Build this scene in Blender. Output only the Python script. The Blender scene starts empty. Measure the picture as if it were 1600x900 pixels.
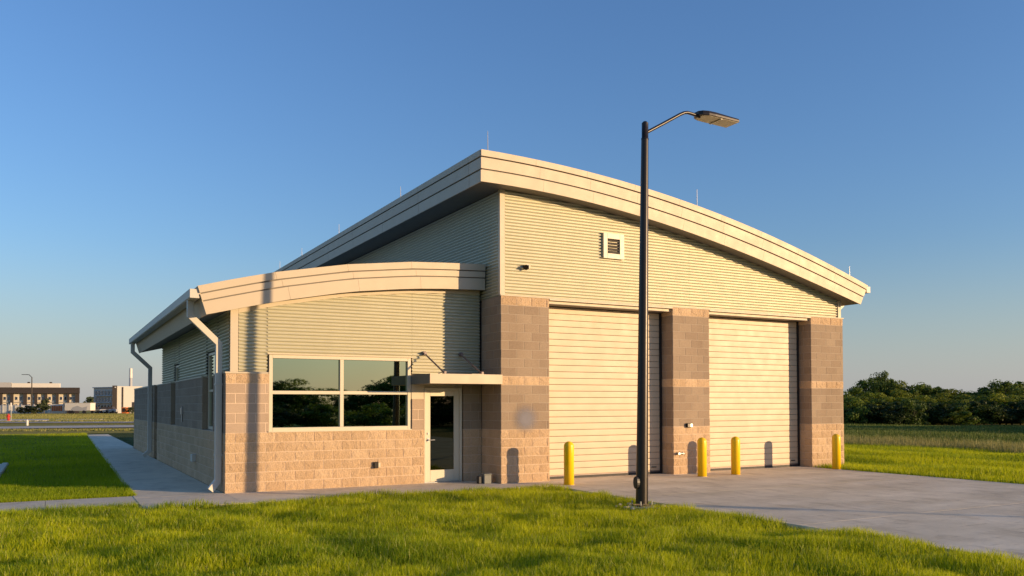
import bpy, bmesh, math, random
import numpy as np
from mathutils import Matrix, Vector

# ------------------------------------------------------------------ camera, sky, sun, exposure
S = bpy.context.scene
COL = S.collection
EYE = 1.79
YAW, PITCH, ROLL, FPX, CYP = .503, .0252, .0022, 1314.61, 598.96
cam = bpy.data.cameras.new('camera')
cam.sensor_width = 36
cam.lens = 36*FPX/1600
cam.shift_y = (CYP-450)/1600
cam.clip_start, cam.clip_end = .1, 20000
camo = bpy.data.objects.new('camera', cam)
COL.objects.link(camo)
camo.matrix_world = (Matrix.Translation((0, 0, EYE)) @ Matrix.Rotation(-YAW, 4, 'Z')
                     @ Matrix.Rotation(math.pi/2+PITCH, 4, 'X') @ Matrix.Rotation(-ROLL, 4, 'Z'))
S.camera = camo

SUN_EL = math.radians(7.0)
SUN_AZ = math.atan2(.681, -.732)            # clockwise from +Y
W = bpy.data.worlds.new('World'); S.world = W
W.use_nodes = True
wn = W.node_tree.nodes; wl = W.node_tree.links
bg = wn['Background']
sky = wn.new('ShaderNodeTexSky')
sky.sky_type = 'NISHITA'
sky.sun_disc = False
sky.sun_elevation = SUN_EL
sky.sun_rotation = SUN_AZ
sky.altitude = 0
sky.air_density = 1.3
sky.dust_density = .5
sky.ozone_density = 5.0
# evening ground haze: the sky pales towards the whole horizon, the same all round
tcw = wn.new('ShaderNodeTexCoord'); sxyz = wn.new('ShaderNodeSeparateXYZ'); wl.new(tcw.outputs['Generated'], sxyz.inputs[0])
hz_ = wn.new('ShaderNodeMapRange'); hz_.interpolation_type = 'SMOOTHSTEP'
hz_.inputs['From Min'].default_value = .19; hz_.inputs['From Max'].default_value = -.02; hz_.inputs['To Max'].default_value = .62
wl.new(sxyz.outputs['Z'], hz_.inputs[0])
hm = wn.new('ShaderNodeMix'); hm.data_type = 'RGBA'
wl.new(hz_.outputs[0], hm.inputs[0]); wl.new(sky.outputs[0], hm.inputs[6])
hm.inputs[7].default_value = (1.27, 1.96, 2.16, 1)
tn = wn.new('ShaderNodeMix'); tn.data_type = 'RGBA'; tn.blend_type = 'MULTIPLY'; tn.inputs[0].default_value = 1
tn.inputs[7].default_value = (1.22, .955, 1.0, 1)
wl.new(hm.outputs[2], tn.inputs[6]); wl.new(tn.outputs[2], bg.inputs[0])
bg.inputs[1].default_value = .15
sl = bpy.data.lights.new('sun', 'SUN')
sl.energy = 3.3
sl.color = (1, .69, .37)
sl.angle = math.radians(.55)
so = bpy.data.objects.new('sun', sl)
COL.objects.link(so)
sd = Vector((math.sin(SUN_AZ)*math.cos(SUN_EL), math.cos(SUN_AZ)*math.cos(SUN_EL), math.sin(SUN_EL)))
so.rotation_euler = sd.to_track_quat('Z', 'Y').to_euler()
so.location = (40, -40, 12)
S.view_settings.view_transform = 'Standard'
S.view_settings.look = 'None'
S.view_settings.exposure = .92
S.view_settings.gamma = 1
S.render.engine = 'CYCLES'
S.cycles.max_bounces = 6
random.seed(7)
RNG = np.random.default_rng(11)

# ------------------------------------------------------------------ helpers
def world(r, F, z=0):
    """a point F metres ahead of and r metres right of the camera position, on the ground plan"""
    s, c = math.sin(YAW), math.cos(YAW)
    return Vector((r*c+F*s, -r*s+F*c, z))

def tag(o, label=None, cat=None, group=None, kind=None):
    if label: o['label'] = label
    if cat: o['category'] = cat
    if group: o['group'] = group
    if kind: o['kind'] = kind
    return o

def empty(name, loc=(0, 0, 0), rz=0, **k):
    o = bpy.data.objects.new(name, None)
    COL.objects.link(o); o.location = loc; o.rotation_euler = (0, 0, rz)
    o.empty_display_size = .2
    return tag(o, **k)

def link(name, me, parent=None, **k):
    o = bpy.data.objects.new(name, me)
    COL.objects.link(o)
    if parent is not None: o.parent = parent
    return tag(o, **k)

def copy_tree(o, parent=None):
    c = o.copy(); COL.objects.link(c)
    if parent is not None: c.parent = parent
    for ch in list(o.children): copy_tree(ch, c)
    return c

class MB:
    """collects vertices and faces for one mesh"""
    def __init__(s): s.v = []; s.f = []; s.sm = []
    def add(s, vs, fs, smooth=False):
        n = len(s.v); s.v += [tuple(p) for p in vs]
        s.f += [tuple(i+n for i in f) for f in fs]; s.sm += [smooth]*len(fs)
        return s
    def box(s, x0, x1, y0, y1, z0, z1, M=None):
        vs = [Vector((x, y, z)) for z in (z0, z1) for y in (y0, y1) for x in (x0, x1)]
        if M is not None: vs = [M @ p for p in vs]
        return s.add(vs, [(0, 2, 3, 1), (4, 5, 7, 6), (0, 1, 5, 4), (2, 6, 7, 3), (0, 4, 6, 2), (1, 3, 7, 5)])
    def extrude(s, prof, a0, a1, axis='y'):
        """closed profile of 2D points pushed from a0 to a1; axis y: profile is x,z ; axis x: profile is y,z ; axis z: profile is x,y"""
        def P(p, a):
            return (p[0], a, p[1]) if axis == 'y' else (a, p[0], p[1]) if axis == 'x' else (p[0], p[1], a)
        n = len(prof)
        vs = [P(p, a0) for p in prof]+[P(p, a1) for p in prof]
        fs = [(i, (i+1) % n, (i+1) % n+n, i+n) for i in range(n)]
        fs += [tuple(range(n-1, -1, -1)), tuple(range(n, 2*n))]
        return s.add(vs, fs)
    def tube(s, pts, rad, n=12, caps=True, smooth=True):
        pts = [Vector(p) for p in pts]
        if not hasattr(rad, '__len__'): rad = [rad]*len(pts)
        rings = []
        ref = None
        for i, p in enumerate(pts):
            t = (pts[min(i+1, len(pts)-1)]-pts[max(i-1, 0)]).normalized()
            if ref is None:
                ref = t.cross(Vector((0, 0, 1)) if abs(t.z) < .9 else Vector((1, 0, 0))).normalized()
            u = (ref-t*ref.dot(t)).normalized(); w = t.cross(u); ref = u
            rings.append([p+(u*math.cos(2*math.pi*k/n)+w*math.sin(2*math.pi*k/n))*rad[i] for k in range(n)])
        vs = [q for r in rings for q in r]
        fs = [(i*n+k, i*n+(k+1) % n, (i+1)*n+(k+1) % n, (i+1)*n+k) for i in range(len(pts)-1) for k in range(n)]
        s.add(vs, fs, smooth)
        if caps:
            m = (len(pts)-1)*n
            s.add(rings[0], [tuple(range(n-1, -1, -1))]); s.add(rings[-1], [tuple(range(n))])
        return s
    def sweep(s, pts, w, h, wdir):
        """rectangular duct along pts; width w along wdir, mitred at the bends"""
        pts = [Vector(p) for p in pts]; wd = Vector(wdir).normalized(); rings = []
        for i, p in enumerate(pts):
            a = (p-pts[i-1]).normalized() if i else None
            b = (pts[i+1]-p).normalized() if i < len(pts)-1 else None
            t = ((a or b)+(b or a)).normalized()
            nrm = t.cross(wd).normalized()
            k = 1/max(.4, t.dot(a or b))
            rings.append([p+wd*w/2*x+nrm*h/2*k*y for x, y in ((-1, -1), (1, -1), (1, 1), (-1, 1))])
        vs = [q for r in rings for q in r]
        fs = [(i*4+k, i*4+(k+1) % 4, (i+1)*4+(k+1) % 4, (i+1)*4+k) for i in range(len(pts)-1) for k in range(4)]
        m = 4*(len(pts)-1)
        fs += [(3, 2, 1, 0), (m, m+1, m+2, m+3)]
        return s.add(vs, fs)
    def mesh(s, name, mat, bevel=0, M=None):
        me = bpy.data.meshes.new(name)
        me.from_pydata(s.v, [], s.f)
        me.polygons.foreach_set('use_smooth', s.sm)
        bm = bmesh.new(); bm.from_mesh(me)
        bmesh.ops.recalc_face_normals(bm, faces=bm.faces)
        if bevel:
            bmesh.ops.bevel(bm, geom=[e for e in bm.edges if len(e.link_faces) == 2 and e.calc_face_angle(0) > .5],
                            offset=bevel, segments=1, affect='EDGES', clamp_overlap=True)
        bm.to_mesh(me); bm.free()
        if M is not None: me.transform(M)
        me.materials.append(mat)
        return me
    def build(s, name, mat, parent=None, bevel=0, **k):
        return link(name, s.mesh(name, mat, bevel), parent, **k)

def big_mesh(name, V, F, mat, attrs=None, smooth=False):
    """numpy vertices and equal-sized faces -> mesh"""
    me = bpy.data.meshes.new(name)
    k = F.shape[1]
    me.vertices.add(len(V)); me.vertices.foreach_set('co', np.ascontiguousarray(V, np.float32).ravel())
    me.loops.add(F.size); me.loops.foreach_set('vertex_index', np.ascontiguousarray(F, np.int32).ravel())
    me.polygons.add(len(F)); me.polygons.foreach_set('loop_start', np.arange(0, F.size, k, dtype=np.int32))
    if smooth: me.polygons.foreach_set('use_smooth', np.ones(len(F), bool))
    for n, a in (attrs or {}).items():
        at = me.attributes.new(n, 'FLOAT', 'POINT'); at.data.foreach_set('value', np.ascontiguousarray(a, np.float32))
    me.update(); me.validate()
    me.materials.append(mat)
    return me

def vnoise(x, y, seed=0):
    """smooth value noise 0..1"""
    g = np.random.default_rng(seed).random((64, 64))
    xi = np.floor(x).astype(int); yi = np.floor(y).astype(int)
    fx = x-xi; fy = y-yi
    fx = fx*fx*(3-2*fx); fy = fy*fy*(3-2*fy)
    a = g[xi % 64, yi % 64]; b = g[(xi+1) % 64, yi % 64]; c = g[xi % 64, (yi+1) % 64]; d = g[(xi+1) % 64, (yi+1) % 64]
    return (a*(1-fx)+b*fx)*(1-fy)+(c*(1-fx)+d*fx)*fy

# ------------------------------------------------------------------ materials
class NT:
    def __init__(s, name):
        s.m = bpy.data.materials.new(name); s.m.use_nodes = True
        s.t = s.m.node_tree; s.b = s.t.nodes['Principled BSDF']
    def n(s, typ, **k):
        o = s.t.nodes.new('ShaderNode'+typ)
        for a, v in k.items(): setattr(o, a, v)
        return o
    def l(s, a, b): s.t.links.new(a, b)
    def setp(s, **k):
        for a, v in k.items():
            s.b.inputs[a.replace('_', ' ')].default_value = v
    def noise(s, scale, detail=4, rough=.55, vec=None, stretch=None):
        o = s.n('TexNoise'); o.inputs['Scale'].default_value = scale
        o.inputs['Detail'].default_value = detail; o.inputs['Roughness'].default_value = rough
        if vec is None:
            vec = s.n('NewGeometry').outputs['Position']
        if stretch:
            m = s.n('Mapping'); m.inputs['Scale'].default_value = stretch; s.l(vec, m.inputs['Vector']); vec = m.outputs[0]
        s.l(vec, o.inputs['Vector'])
        return o.outputs['Fac']
    def ramp(s, fac, stops):
        r = s.n('ValToRGB')
        e = r.color_ramp.elements
        e[0].position, e[0].color = stops[0][0], (*stops[0][1], 1)
        e[1].position, e[1].color = stops[1][0], (*stops[1][1], 1)
        for p, c in stops[2:]:
            q = e.new(p); q.color = (*c, 1)
        s.l(fac, r.inputs[0])
        return r.outputs[0]
    def mix(s, fac, a, b, mode='MIX'):
        o = s.n('Mix', data_type='RGBA', blend_type=mode)
        for i, v in ((0, fac), (6, a), (7, b)):
            if isinstance(v, (int, float)): o.inputs[i].default_value = v
            elif isinstance(v, tuple): o.inputs[i].default_value = (*v, 1)
            else: s.l(v, o.inputs[i])
        return o.outputs[2]
    def math(s, op, a, b=0.):
        o = s.n('Math', operation=op)
        for i, v in enumerate((a, b)):
            if isinstance(v, (int, float)): o.inputs[i].default_value = v
            else: s.l(v, o.inputs[i])
        return o.outputs[0]
    def bump(s, h, strength=.3, dist=.01):
        o = s.n('Bump'); o.inputs['Strength'].default_value = strength; o.inputs['Distance'].default_value = dist
        s.l(h, o.inputs['Height']); s.l(o.outputs[0], s.b.inputs['Normal'])
    def color(s, c): s.l(c, s.b.inputs['Base Color'])

def painted(name, col, rough=.4, metal=0., var=.12, scale=3., bump=.02, dirt=0.):
    t = NT(name); t.setp(Roughness=rough, Metallic=metal)
    c2 = tuple(x*(1-var) for x in col)
    c = t.mix(t.noise(scale, 5), col, c2)
    if dirt:
        d = t.ramp(t.noise(2.3, 6, .7, stretch=(1, 1, .25)), [(.5, (0, 0, 0)), (.75, (1, 1, 1))])
        c = t.mix(t.math('MULTIPLY', d, dirt), c, tuple(x*.5 for x in col))
    t.color(c)
    r = t.n('MapRange'); r.inputs['To Min'].default_value = rough*.85; r.inputs['To Max'].default_value = min(1, rough*1.25)
    t.l(t.noise(scale*2.7, 3), r.inputs[0]); t.l(r.outputs[0], t.b.inputs['Roughness'])
    if bump: t.bump(t.noise(scale*1.3, 2), bump*5, .01)
    return t.m

def block_mat(name, cols, bumpscale, bstr, bdist, rough=.9):
    t = NT(name); t.setp(Roughness=rough)
    t.b.inputs['Specular IOR Level'].default_value = .2
    oi = t.n('ObjectInfo').outputs['Random']
    at = t.n('Attribute', attribute_name='rnd').outputs['Fac']
    r = t.math('FRACT', t.math('ADD', oi, at))
    c = t.ramp(r, [(0, cols[0]), (1, cols[2]), (.5, cols[1])])
    sp = t.ramp(t.noise(95, 3, .7), [(.32, (.42, .38, .35)), (.60, (1.16, 1.13, 1.08))])
    c = t.mix(.6, c, sp, 'MULTIPLY')
    st = t.ramp(t.noise(1.1, 5, .6, stretch=(1, 1, .45)), [(.3, (.84, .82, .80)), (.7, (1.05, 1.05, 1.05))])
    c = t.mix(.8, c, st, 'MULTIPLY')
    t.color(c)
    h = t.math('ADD', t.noise(bumpscale, 4, .65, stretch=(1, 1, .55)), t.math('MULTIPLY', t.noise(bumpscale*4, 2), .35))
    t.bump(h, bstr, bdist)
    return t.m

M = {}
M['split'] = block_mat('split_face_block', ((.59, .42, .262), (.64, .46, .29), (.69, .505, .325)), 42, 1.0, .022)
M['smooth'] = block_mat('smooth_block', ((.32, .245, .178), (.35, .27, .196), (.385, .30, .218)), 60, .35, .004)
t = NT('mortar'); t.setp(Roughness=.95)
t.color(t.ramp(t.noise(30, 4), [(.3, (.60, .46, .33)), (.7, (.72, .56, .41))])); t.bump(t.noise(120, 3), .4, .004)
M['mortar'] = t.m
M['pale'] = block_mat('pale_smooth_block', ((.44, .335, .25), (.47, .36, .27), (.50, .385, .29)), 60, .35, .004)
t = NT('mortar_grey'); t.setp(Roughness=.95)
t.color(t.ramp(t.noise(30, 4), [(.3, (.36, .285, .21)), (.7, (.42, .335, .25))])); t.bump(t.noise(120, 3), .4, .004)
M['mortar_grey'] = t.m
M['siding'] = painted('corrugated_siding', (.56, .525, .38), .46, .30, .10, 1.7, .01, .10)
M['fascia'] = painted('fascia_metal', (.575, .475, .345), .58, .12, .07, 1.2, .012, .05)
M['trim'] = painted('trim_metal', (.58, .49, .36), .55, .05, .06, 2, .01)
M['canopy_end'] = painted('canopy_end_dark', (.13, .125, .12), .5, .05, .1, 3, .01)  # left end face, darker than the rest of the canopy
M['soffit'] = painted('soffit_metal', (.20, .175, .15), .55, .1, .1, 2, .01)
M['roof'] = painted('roof_metal', (.45, .45, .44), .4, .5, .1, 2, .01)
M['gutter'] = painted('gutter_metal', (.62, .57, .48), .55, .08, .07, 2, .01)
M['door_slat'] = painted('roller_door_paint', (.61, .475, .315), .5, .0, .05, 1.3, .008, .05)
M['groove'] = painted('dark_gap', (.05, .045, .04), .7, 0, .2, 8, 0)
M['rubber'] = painted('black_rubber', (.025, .022, .02), .6, 0, .3, 8, 0)
M['frame'] = painted('window_frame_paint', (.64, .565, .42), .4, .0, .05, 4, .006)
M['doorpaint'] = painted('door_paint', (.62, .55, .41), .4, .05, .05, 4, .006)
M['yellow'] = painted('bollard_yellow', (.97, .61, .004), .32, 0, .10, 6, .02, .10)
M['bronze'] = painted('dark_bronze_paint', (.030, .022, .017), .33, .3, .25, 9, .01)
M['steel'] = painted('galvanised_steel', (.42, .42, .42), .35, .8, .15, 9, .01)
M['rod'] = painted('brown_grey_steel', (.22, .17, .155), .45, .4, .2, 9, .01)
M['black'] = painted('black_plastic', (.02, .018, .018), .45, 0, .2, 9, .01)
M['louvre'] = painted('dark_louvre', (.075, .06, .05), .5, .2, .2, 9, 0)
M['boxgrey'] = painted('utility_grey', (.18, .185, .165), .55, 0, .15, 9, .02)
t = NT('lamp_lens'); t.setp(Roughness=.25)
t.color(t.ramp(t.noise(40, 2), [(.3, (.30, .25, .17)), (.7, (.40, .34, .24))])); M['lens'] = t.m

def glass(name, col, wav):
    t = NT(name); t.setp(Metallic=1., Roughness=.015)
    t.color(t.mix(t.noise(.7, 2), col, tuple(x*.9 for x in col)))
    t.bump(t.noise(1.5, 1, .4), wav, .01)
    return t.m
M['glass'] = glass('tinted_mirror_glass', (.37, .45, .33), .02)
M['doorglass'] = glass('dark_door_glass', (.055, .065, .055), .01)
M['farglass'] = glass('far_window_glass', (.10, .12, .15), .01)

t = NT('faded_emblem'); t.setp(Roughness=.9)
tc = t.n('TexCoord').outputs['Object']
ln = t.n('VectorMath', operation='LENGTH'); t.l(tc, ln.inputs[0])
mr = t.n('MapRange', interpolation_type='SMOOTHSTEP'); mr.inputs['From Min'].default_value = .40; mr.inputs['From Max'].default_value = .05
t.l(ln.outputs['Value'], mr.inputs[0])
t.color(t.mix(t.noise(14, 3), (.27, .26, .29), (.24, .24, .28)))
t.l(t.math('MULTIPLY', mr.outputs[0], .72), t.b.inputs['Alpha'])
M['emblem'] = t.m

def concrete(name, a, b, streak):
    t = NT(name); t.setp(Roughness=.9); t.b.inputs['Specular IOR Level'].default_value = .2
    c = t.ramp(t.noise(.55, 7, .62, stretch=streak), [(.3, a), (.7, b)])
    st = t.ramp(t.noise(1.3, 6, .7, stretch=(streak[1]*1.2, streak[0]*.8, 1)), [(.50, (1, 1, 1)), (.68, (.74, .72, .70))])
    c = t.mix(.9, c, st, 'MULTIPLY')
    sc = t.ramp(t.noise(5.5, 5, .75, stretch=(streak[0]*.35, streak[1]*1.6, 1)), [(.585, (1, 1, 1)), (.65, (.60, .57, .54))])
    c = t.mix(.8, c, sc, 'MULTIPLY')
    sp = t.ramp(t.noise(180, 3, .7), [(.3, (.86, .86, .86)), (.7, (1.06, 1.06, 1.06))])
    c = t.mix(.8, c, sp, 'MULTIPLY')
    oi = t.ramp(t.n('ObjectInfo').outputs['Random'], [(0, (.95, .95, .95)), (1, (1.03, 1.02, 1.0))])
    c = t.mix(1., c, oi, 'MULTIPLY')
    t.color(c)
    h = t.math('ADD', t.noise(3.0, 5, .6), t.math('MULTIPLY', t.noise(160, 2), .12))
    t.bump(h, .35, .02)
    return t.m
M['concrete'] = concrete('driveway_concrete', (.60, .51, .35), (.89, .775, .57), (.8, 1.6, 1))
M['walk'] = concrete('walk_concrete', (.64, .555, .41), (.77, .675, .51), (1.2, 1.0, 1))
M['road'] = concrete('road_concrete', (.58, .50, .40), (.68, .59, .47), (.3, .3, 1))

def leafy(name, dark, light, alt, trans=.35, rough=.6, vary=False):
    t = NT(name); t.setp(Roughness=rough); t.b.inputs['Specular IOR Level'].default_value = .25
    a = t.n('Attribute', attribute_name='tint').outputs['Fac']
    h = t.n('Attribute', attribute_name='dry').outputs['Fac']
    c = t.mix(a, dark, light)
    c = t.mix(h, c, alt)
    if vary:                       # each tree its own green
        rn = t.n('ObjectInfo').outputs['Random']
        c = t.mix(1., c, t.ramp(rn, [(0, (.62, .66, .72)), (1, (1.45, 1.28, .9)), (.5, (.95, 1.0, 1.0))]), 'MULTIPLY')
    t.color(c)
    tr = t.n('BsdfTranslucent'); t.l(t.mix(.5, c, light), tr.inputs[0])
    mx = t.n('MixShader'); mx.inputs[0].default_value = trans
    t.l(t.b.outputs[0], mx.inputs[1]); t.l(tr.outputs[0], mx.inputs[2])
    t.l(mx.outputs[0], t.t.nodes['Material Output'].inputs[0])
    return t.m
M['grass'] = leafy('lawn_grass', (.13, .235, .008), (.60, .62, .010), (.66, .62, .20), .5)
M['tallgrass'] = leafy('dry_tall_grass', (.14, .17, .035), (.38, .34, .10), (.46, .39, .17))
M['weeds'] = leafy('field_weeds', (.075, .12, .02), (.15, .19, .035), (.22, .20, .07))
M['leaf'] = leafy('tree_leaves', (.030, .060, .010), (.13, .185, .022), (.14, .12, .03), vary=True)
M['leaf_light'] = leafy('light_tree_leaves', (.075, .12, .012), (.27, .30, .028), (.22, .18, .04), vary=True)
M['leaf_deep'] = leafy('shrub_leaves', (.018, .034, .009), (.05, .075, .015), (.08, .075, .025), vary=True)
M['leaf_far'] = leafy('far_tree_leaves', (.05, .07, .03), (.09, .11, .045), (.12, .10, .05))
t = NT('bark'); t.setp(Roughness=.9)
t.color(t.ramp(t.noise(12, 5, stretch=(1, 1, .2)), [(.3, (.06, .045, .03)), (.7, (.13, .10, .07))])); t.bump(t.noise(25, 4, stretch=(1, 1, .2)), .6, .02)
M['bark'] = t.m

def ground_mat(name, stops, scale, sc2=9.):
    t = NT(name); t.setp(Roughness=.95); t.b.inputs['Specular IOR Level'].default_value = .1
    c = t.ramp(t.noise(scale, 8, .65), stops)
    c2 = t.ramp(t.noise(sc2, 6, .75), [(.3, (.6, .6, .6)), (.7, (1.25, 1.25, 1.2))])
    t.color(t.mix(.8, c, c2, 'MULTIPLY'))
    t.bump(t.noise(sc2*1.5, 6, .75), .8, .12)
    return t.m
M['soil'] = ground_mat('lawn_soil', [(.35, (.05, .075, .014)), (.65, (.085, .105, .022))], .8, 22)
M['field'] = ground_mat('field_ground', [(.35, (.22, .19, .035)), (.5, (.36, .28, .06)), (.65, (.27, .235, .045))], .05, 1.3)

# ------------------------------------------------------------------ ground, roads, paving
C8 = .2032                       # one block course
XL, YF, XT, YT, XR = 3.14, 17.80, 8.97, 16.83, 20.29
ms = MB()
ms.add([(-9000, -9000, -.10), (9000, -9000, -.10), (9000, 9000, -.10), (-9000, 9000, -.10)], [(0, 1, 2, 3)])
ms.build('ground', M['field'], kind='structure')

def hgt(x, y):
    """gentle lumps of the front lawn"""
    return -.055 + .10*(vnoise(x*.55+3, y*.8+1, 3)-.5) + .09*(vnoise(x*1.55, y*1.9, 4)-.5)

def lawn_sheet(name, x0, x1, y0, y1, step, mat, zf):
    xs = np.linspace(x0, x1, max(2, int((x1-x0)/step)+1)); ys = np.linspace(y0, y1, max(2, int((y1-y0)/step)+1))
    X, Y = np.meshgrid(xs, ys); Z = zf(X, Y)
    V = np.stack([X, Y, Z], -1).reshape(-1, 3)
    nx, ny = len(xs), len(ys)
    i = (np.arange(ny-1)[:, None]*nx+np.arange(nx-1)).ravel()
    F = np.stack([i, i+1, i+nx+1, i+nx], 1)
    return link(name, big_mesh(name, V, F, mat, smooth=True), kind='structure')

lawn_sheet('lawn', -9, 9.72, 1.5, 15.9, .3, M['soil'], hgt)
lawn_sheet('lawn', -30, 1.62, 18.35, 62, 1.2, M['soil'], lambda x, y: -.05+0*x)
lawn_sheet('lawn', 1.62, 21, 39, 62, 2, M['soil'], lambda x, y: -.052+0*x)
lawn_sheet('lawn', 18.95, 34, -8, 75, 1.5, M['soil'], lambda x, y: -.06+.16*(vnoise(x*.42, y*.3, 9)-.5))

def slabs(owner, rects, mat, z1=0., z0=-.09, gap=.007):
    for x0, x1, y0, y1 in rects:
        MB().box(x0+gap/2, x1-gap/2, y0+gap/2, y1-gap/2, z0, z1).build('slab', mat, owner)

# driveway: big poured bays
dw = MB().box(9.75, 18.93, -14, 17.5, -.12, -.055).build('driveway', M['groove'], kind='structure')
bx = [9.73, 12.8, 15.87, 18.94]; by = [17.33, 13.2, 8.9, 4.6, .3, -4.0, -8.3, -14]
slabs(dw, [(bx[i], bx[i+1], by[j+1], by[j]) for i in range(3) for j in range(len(by)-1)], M['concrete'])
# walk along the low front and into the entrance nook
wk = MB().box(1.5, 9.70, 15.92, 17.84, -.12, -.055).build('front_walk', M['groove'], kind='structure')
slabs(wk, [(x0, x1, 15.9, 17.80 if x1 < 9.0 else 16.83) for x0, x1 in ((1.46, 3.14), (3.14, 4.7), (4.7, 6.2), (6.2, 7.5), (7.5, 8.97), (8.97, 9.73))], M['walk'])
# narrow walk leaving to the left
nw = MB().box(-12, 1.42, 16.9, 18.2, -.12, -.06).build('narrow_walk', M['groove'], kind='structure')
slabs(nw, [(1.46-1.5*(i+1), 1.46-1.5*i, 16.75, 18.22) for i in range(9)], M['walk'], z1=-.004)
# side walk along the left wall
sw = MB().box(1.75, 3.1, 17.84, 57.9, -.12, -.055).build('side_walk', M['groove'], kind='structure')
ys = np.linspace(17.80, 58.0, 27)
for a, b in zip(ys[:-1], ys[1:]):
    xa = 1.46+.6*(a-17.8)/40; xb = 1.46+.6*(b-17.8)/40
    xr = 3.135 if a < 38.5 else 3.24
    MB().extrude([(xa, a+.006), (xr, a+.006), (xr, b-.006), (xb, b-.006)], -.09, 0, 'z').build('slab', M['walk'], sw, bevel=.006)
# pad at the left edge of the picture
pad = MB().box(-4.6, -1.25, 24.0, 30.3, -.1, .0).build('concrete_pad', M['walk'], bevel=.01, kind='structure')
MB().box(-1.25, -1.08, 23.9, 30.4, -.1, .03).build('kerb', M['walk'], pad, bevel=.02)
# far roads on the left
def strip(name, pts, w, mat, z):
    L = []; R = []
    for i, p in enumerate(pts):
        a = Vector(pts[max(i-1, 0)]); b = Vector(pts[min(i+1, len(pts)-1)])
        d = (b-a).normalized(); n = Vector((-d.y, d.x)); p = Vector(p)
        L.append(p+n*w/2); R.append(p-n*w/2)
    m = MB(); n = len(pts)
    m.add([(p.x, p.y, z) for p in L]+[(p.x, p.y, z) for p in R], [(i, i+1, n+i+1, n+i) for i in range(n-1)])
    return m.build(name, mat, kind='structure')
def wp(r, F): p = world(r, F); return (p.x, p.y)
strip('access_road', [wp(-75, 55), wp(-52, 66), wp(-41, 72), wp(-25, 78), wp(-5, 86)], 8.5, M['road'], -.046)
strip('far_road', [wp(-95, 96), wp(-50, 93), wp(-5, 90)], 5.0, M['road'], -.042)
hp = MB(); c = world(-63, 108)
hp.extrude([(c.x+10*math.cos(a), c.y+6*math.sin(a)) for a in np.linspace(0, 2*math.pi, 24)[:-1]], -.09, -.03, 'z')
hp.build('hydrant_pad', M['road'], kind='structure')

# ------------------------------------------------------------------ the building
B = empty('service_building', (0, 0, 0), label='low cream and tan block building with curved metal roofs and two roller doors', cat='building')

# curves measured on the two roof edges (x along the front, z up)
KT = (YT-.40)/15.83
tx = lambda x: x*KT
tz = lambda z: EYE+(z-EYE)*KT
_tt = np.array([(7.98, 7.21), (8.72, 7.18), (9.69, 7.14), (10.72, 7.08), (12.36, 6.91), (14.14, 6.62), (16.3, 6.18), (18.69, 5.54), (20.11, 5.11)])
_tb = np.array([(7.98, 6.54), (8.72, 6.51), (9.69, 6.46), (10.71, 6.38), (12.35, 6.21), (14.13, 5.93), (16.29, 5.45), (18.67, 4.83), (19.83, 4.59)])
_pt = np.polyfit(tx(_tt[:, 0]), tz(_tt[:, 1]), 3); _pb = np.polyfit(tx(_tb[:, 0]), tz(_tb[:, 1]), 3)
tall_top = lambda x: np.polyval(_pt, x)
tall_bot = lambda x: np.polyval(_pb, x)
TX0, TX1T, TX1B = tx(7.98), tx(20.11), tx(19.83)
YTF = YT-.40                                         # tall fascia plane
YB = 36.0
_lt = [(2.56, 4.16), (3.3, 4.36), (4.08, 4.545), (5.6, 4.825), (7.10, 5.00), (8.0, 5.05), (8.965, 5.09)]
_lb = [(2.73, 3.60), (3.4, 3.765), (4.22, 3.965), (5.7, 4.245), (7.10, 4.40), (8.0, 4.455), (8.965, 4.485)]
low_top = lambda x: np.interp(x, [p[0] for p in _lt], [p[1] for p in _lt])
low_bot = lambda x: np.interp(x, [p[0] for p in _lb], [p[1] for p in _lb])
YLF = YF-.20
YLB = 31.9

# --- roofs
def roof_body(name, x0, x1t, x1b, x0b, top, bot, y0, y1, ins):
    xs = np.linspace(x0, x1t, 25); xb = np.linspace(x0b, x1b, 25)
    prof = [(x, float(top(x))-ins) for x in xs]+[(x, float(bot(x))+ins) for x in xb[::-1]]
    return MB().extrude(prof, y0, y1)
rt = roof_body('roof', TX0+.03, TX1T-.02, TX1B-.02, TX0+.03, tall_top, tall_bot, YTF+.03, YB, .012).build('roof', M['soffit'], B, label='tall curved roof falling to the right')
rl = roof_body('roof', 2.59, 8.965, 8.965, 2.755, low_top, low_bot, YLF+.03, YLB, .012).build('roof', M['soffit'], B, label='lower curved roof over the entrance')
# standing metal skins on top of both roofs
def roof_skin(x0, x1, top, y0, y1, par):
    xs = np.linspace(x0, x1, 30)
    prof = [(x, float(top(x))-.008) for x in xs]+[(x, float(top(x))-.03) for x in xs[::-1]]
    m = MB().extrude(prof, y0, y1); m.build('roof_sheet', M['roof'], par)
roof_skin(TX0+.04, TX1T-.03, tall_top, YTF+.04, YB-.02, rt)
roof_skin(2.60, 8.955, low_top, YLF+.04, YLB-.02, rl)

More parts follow.
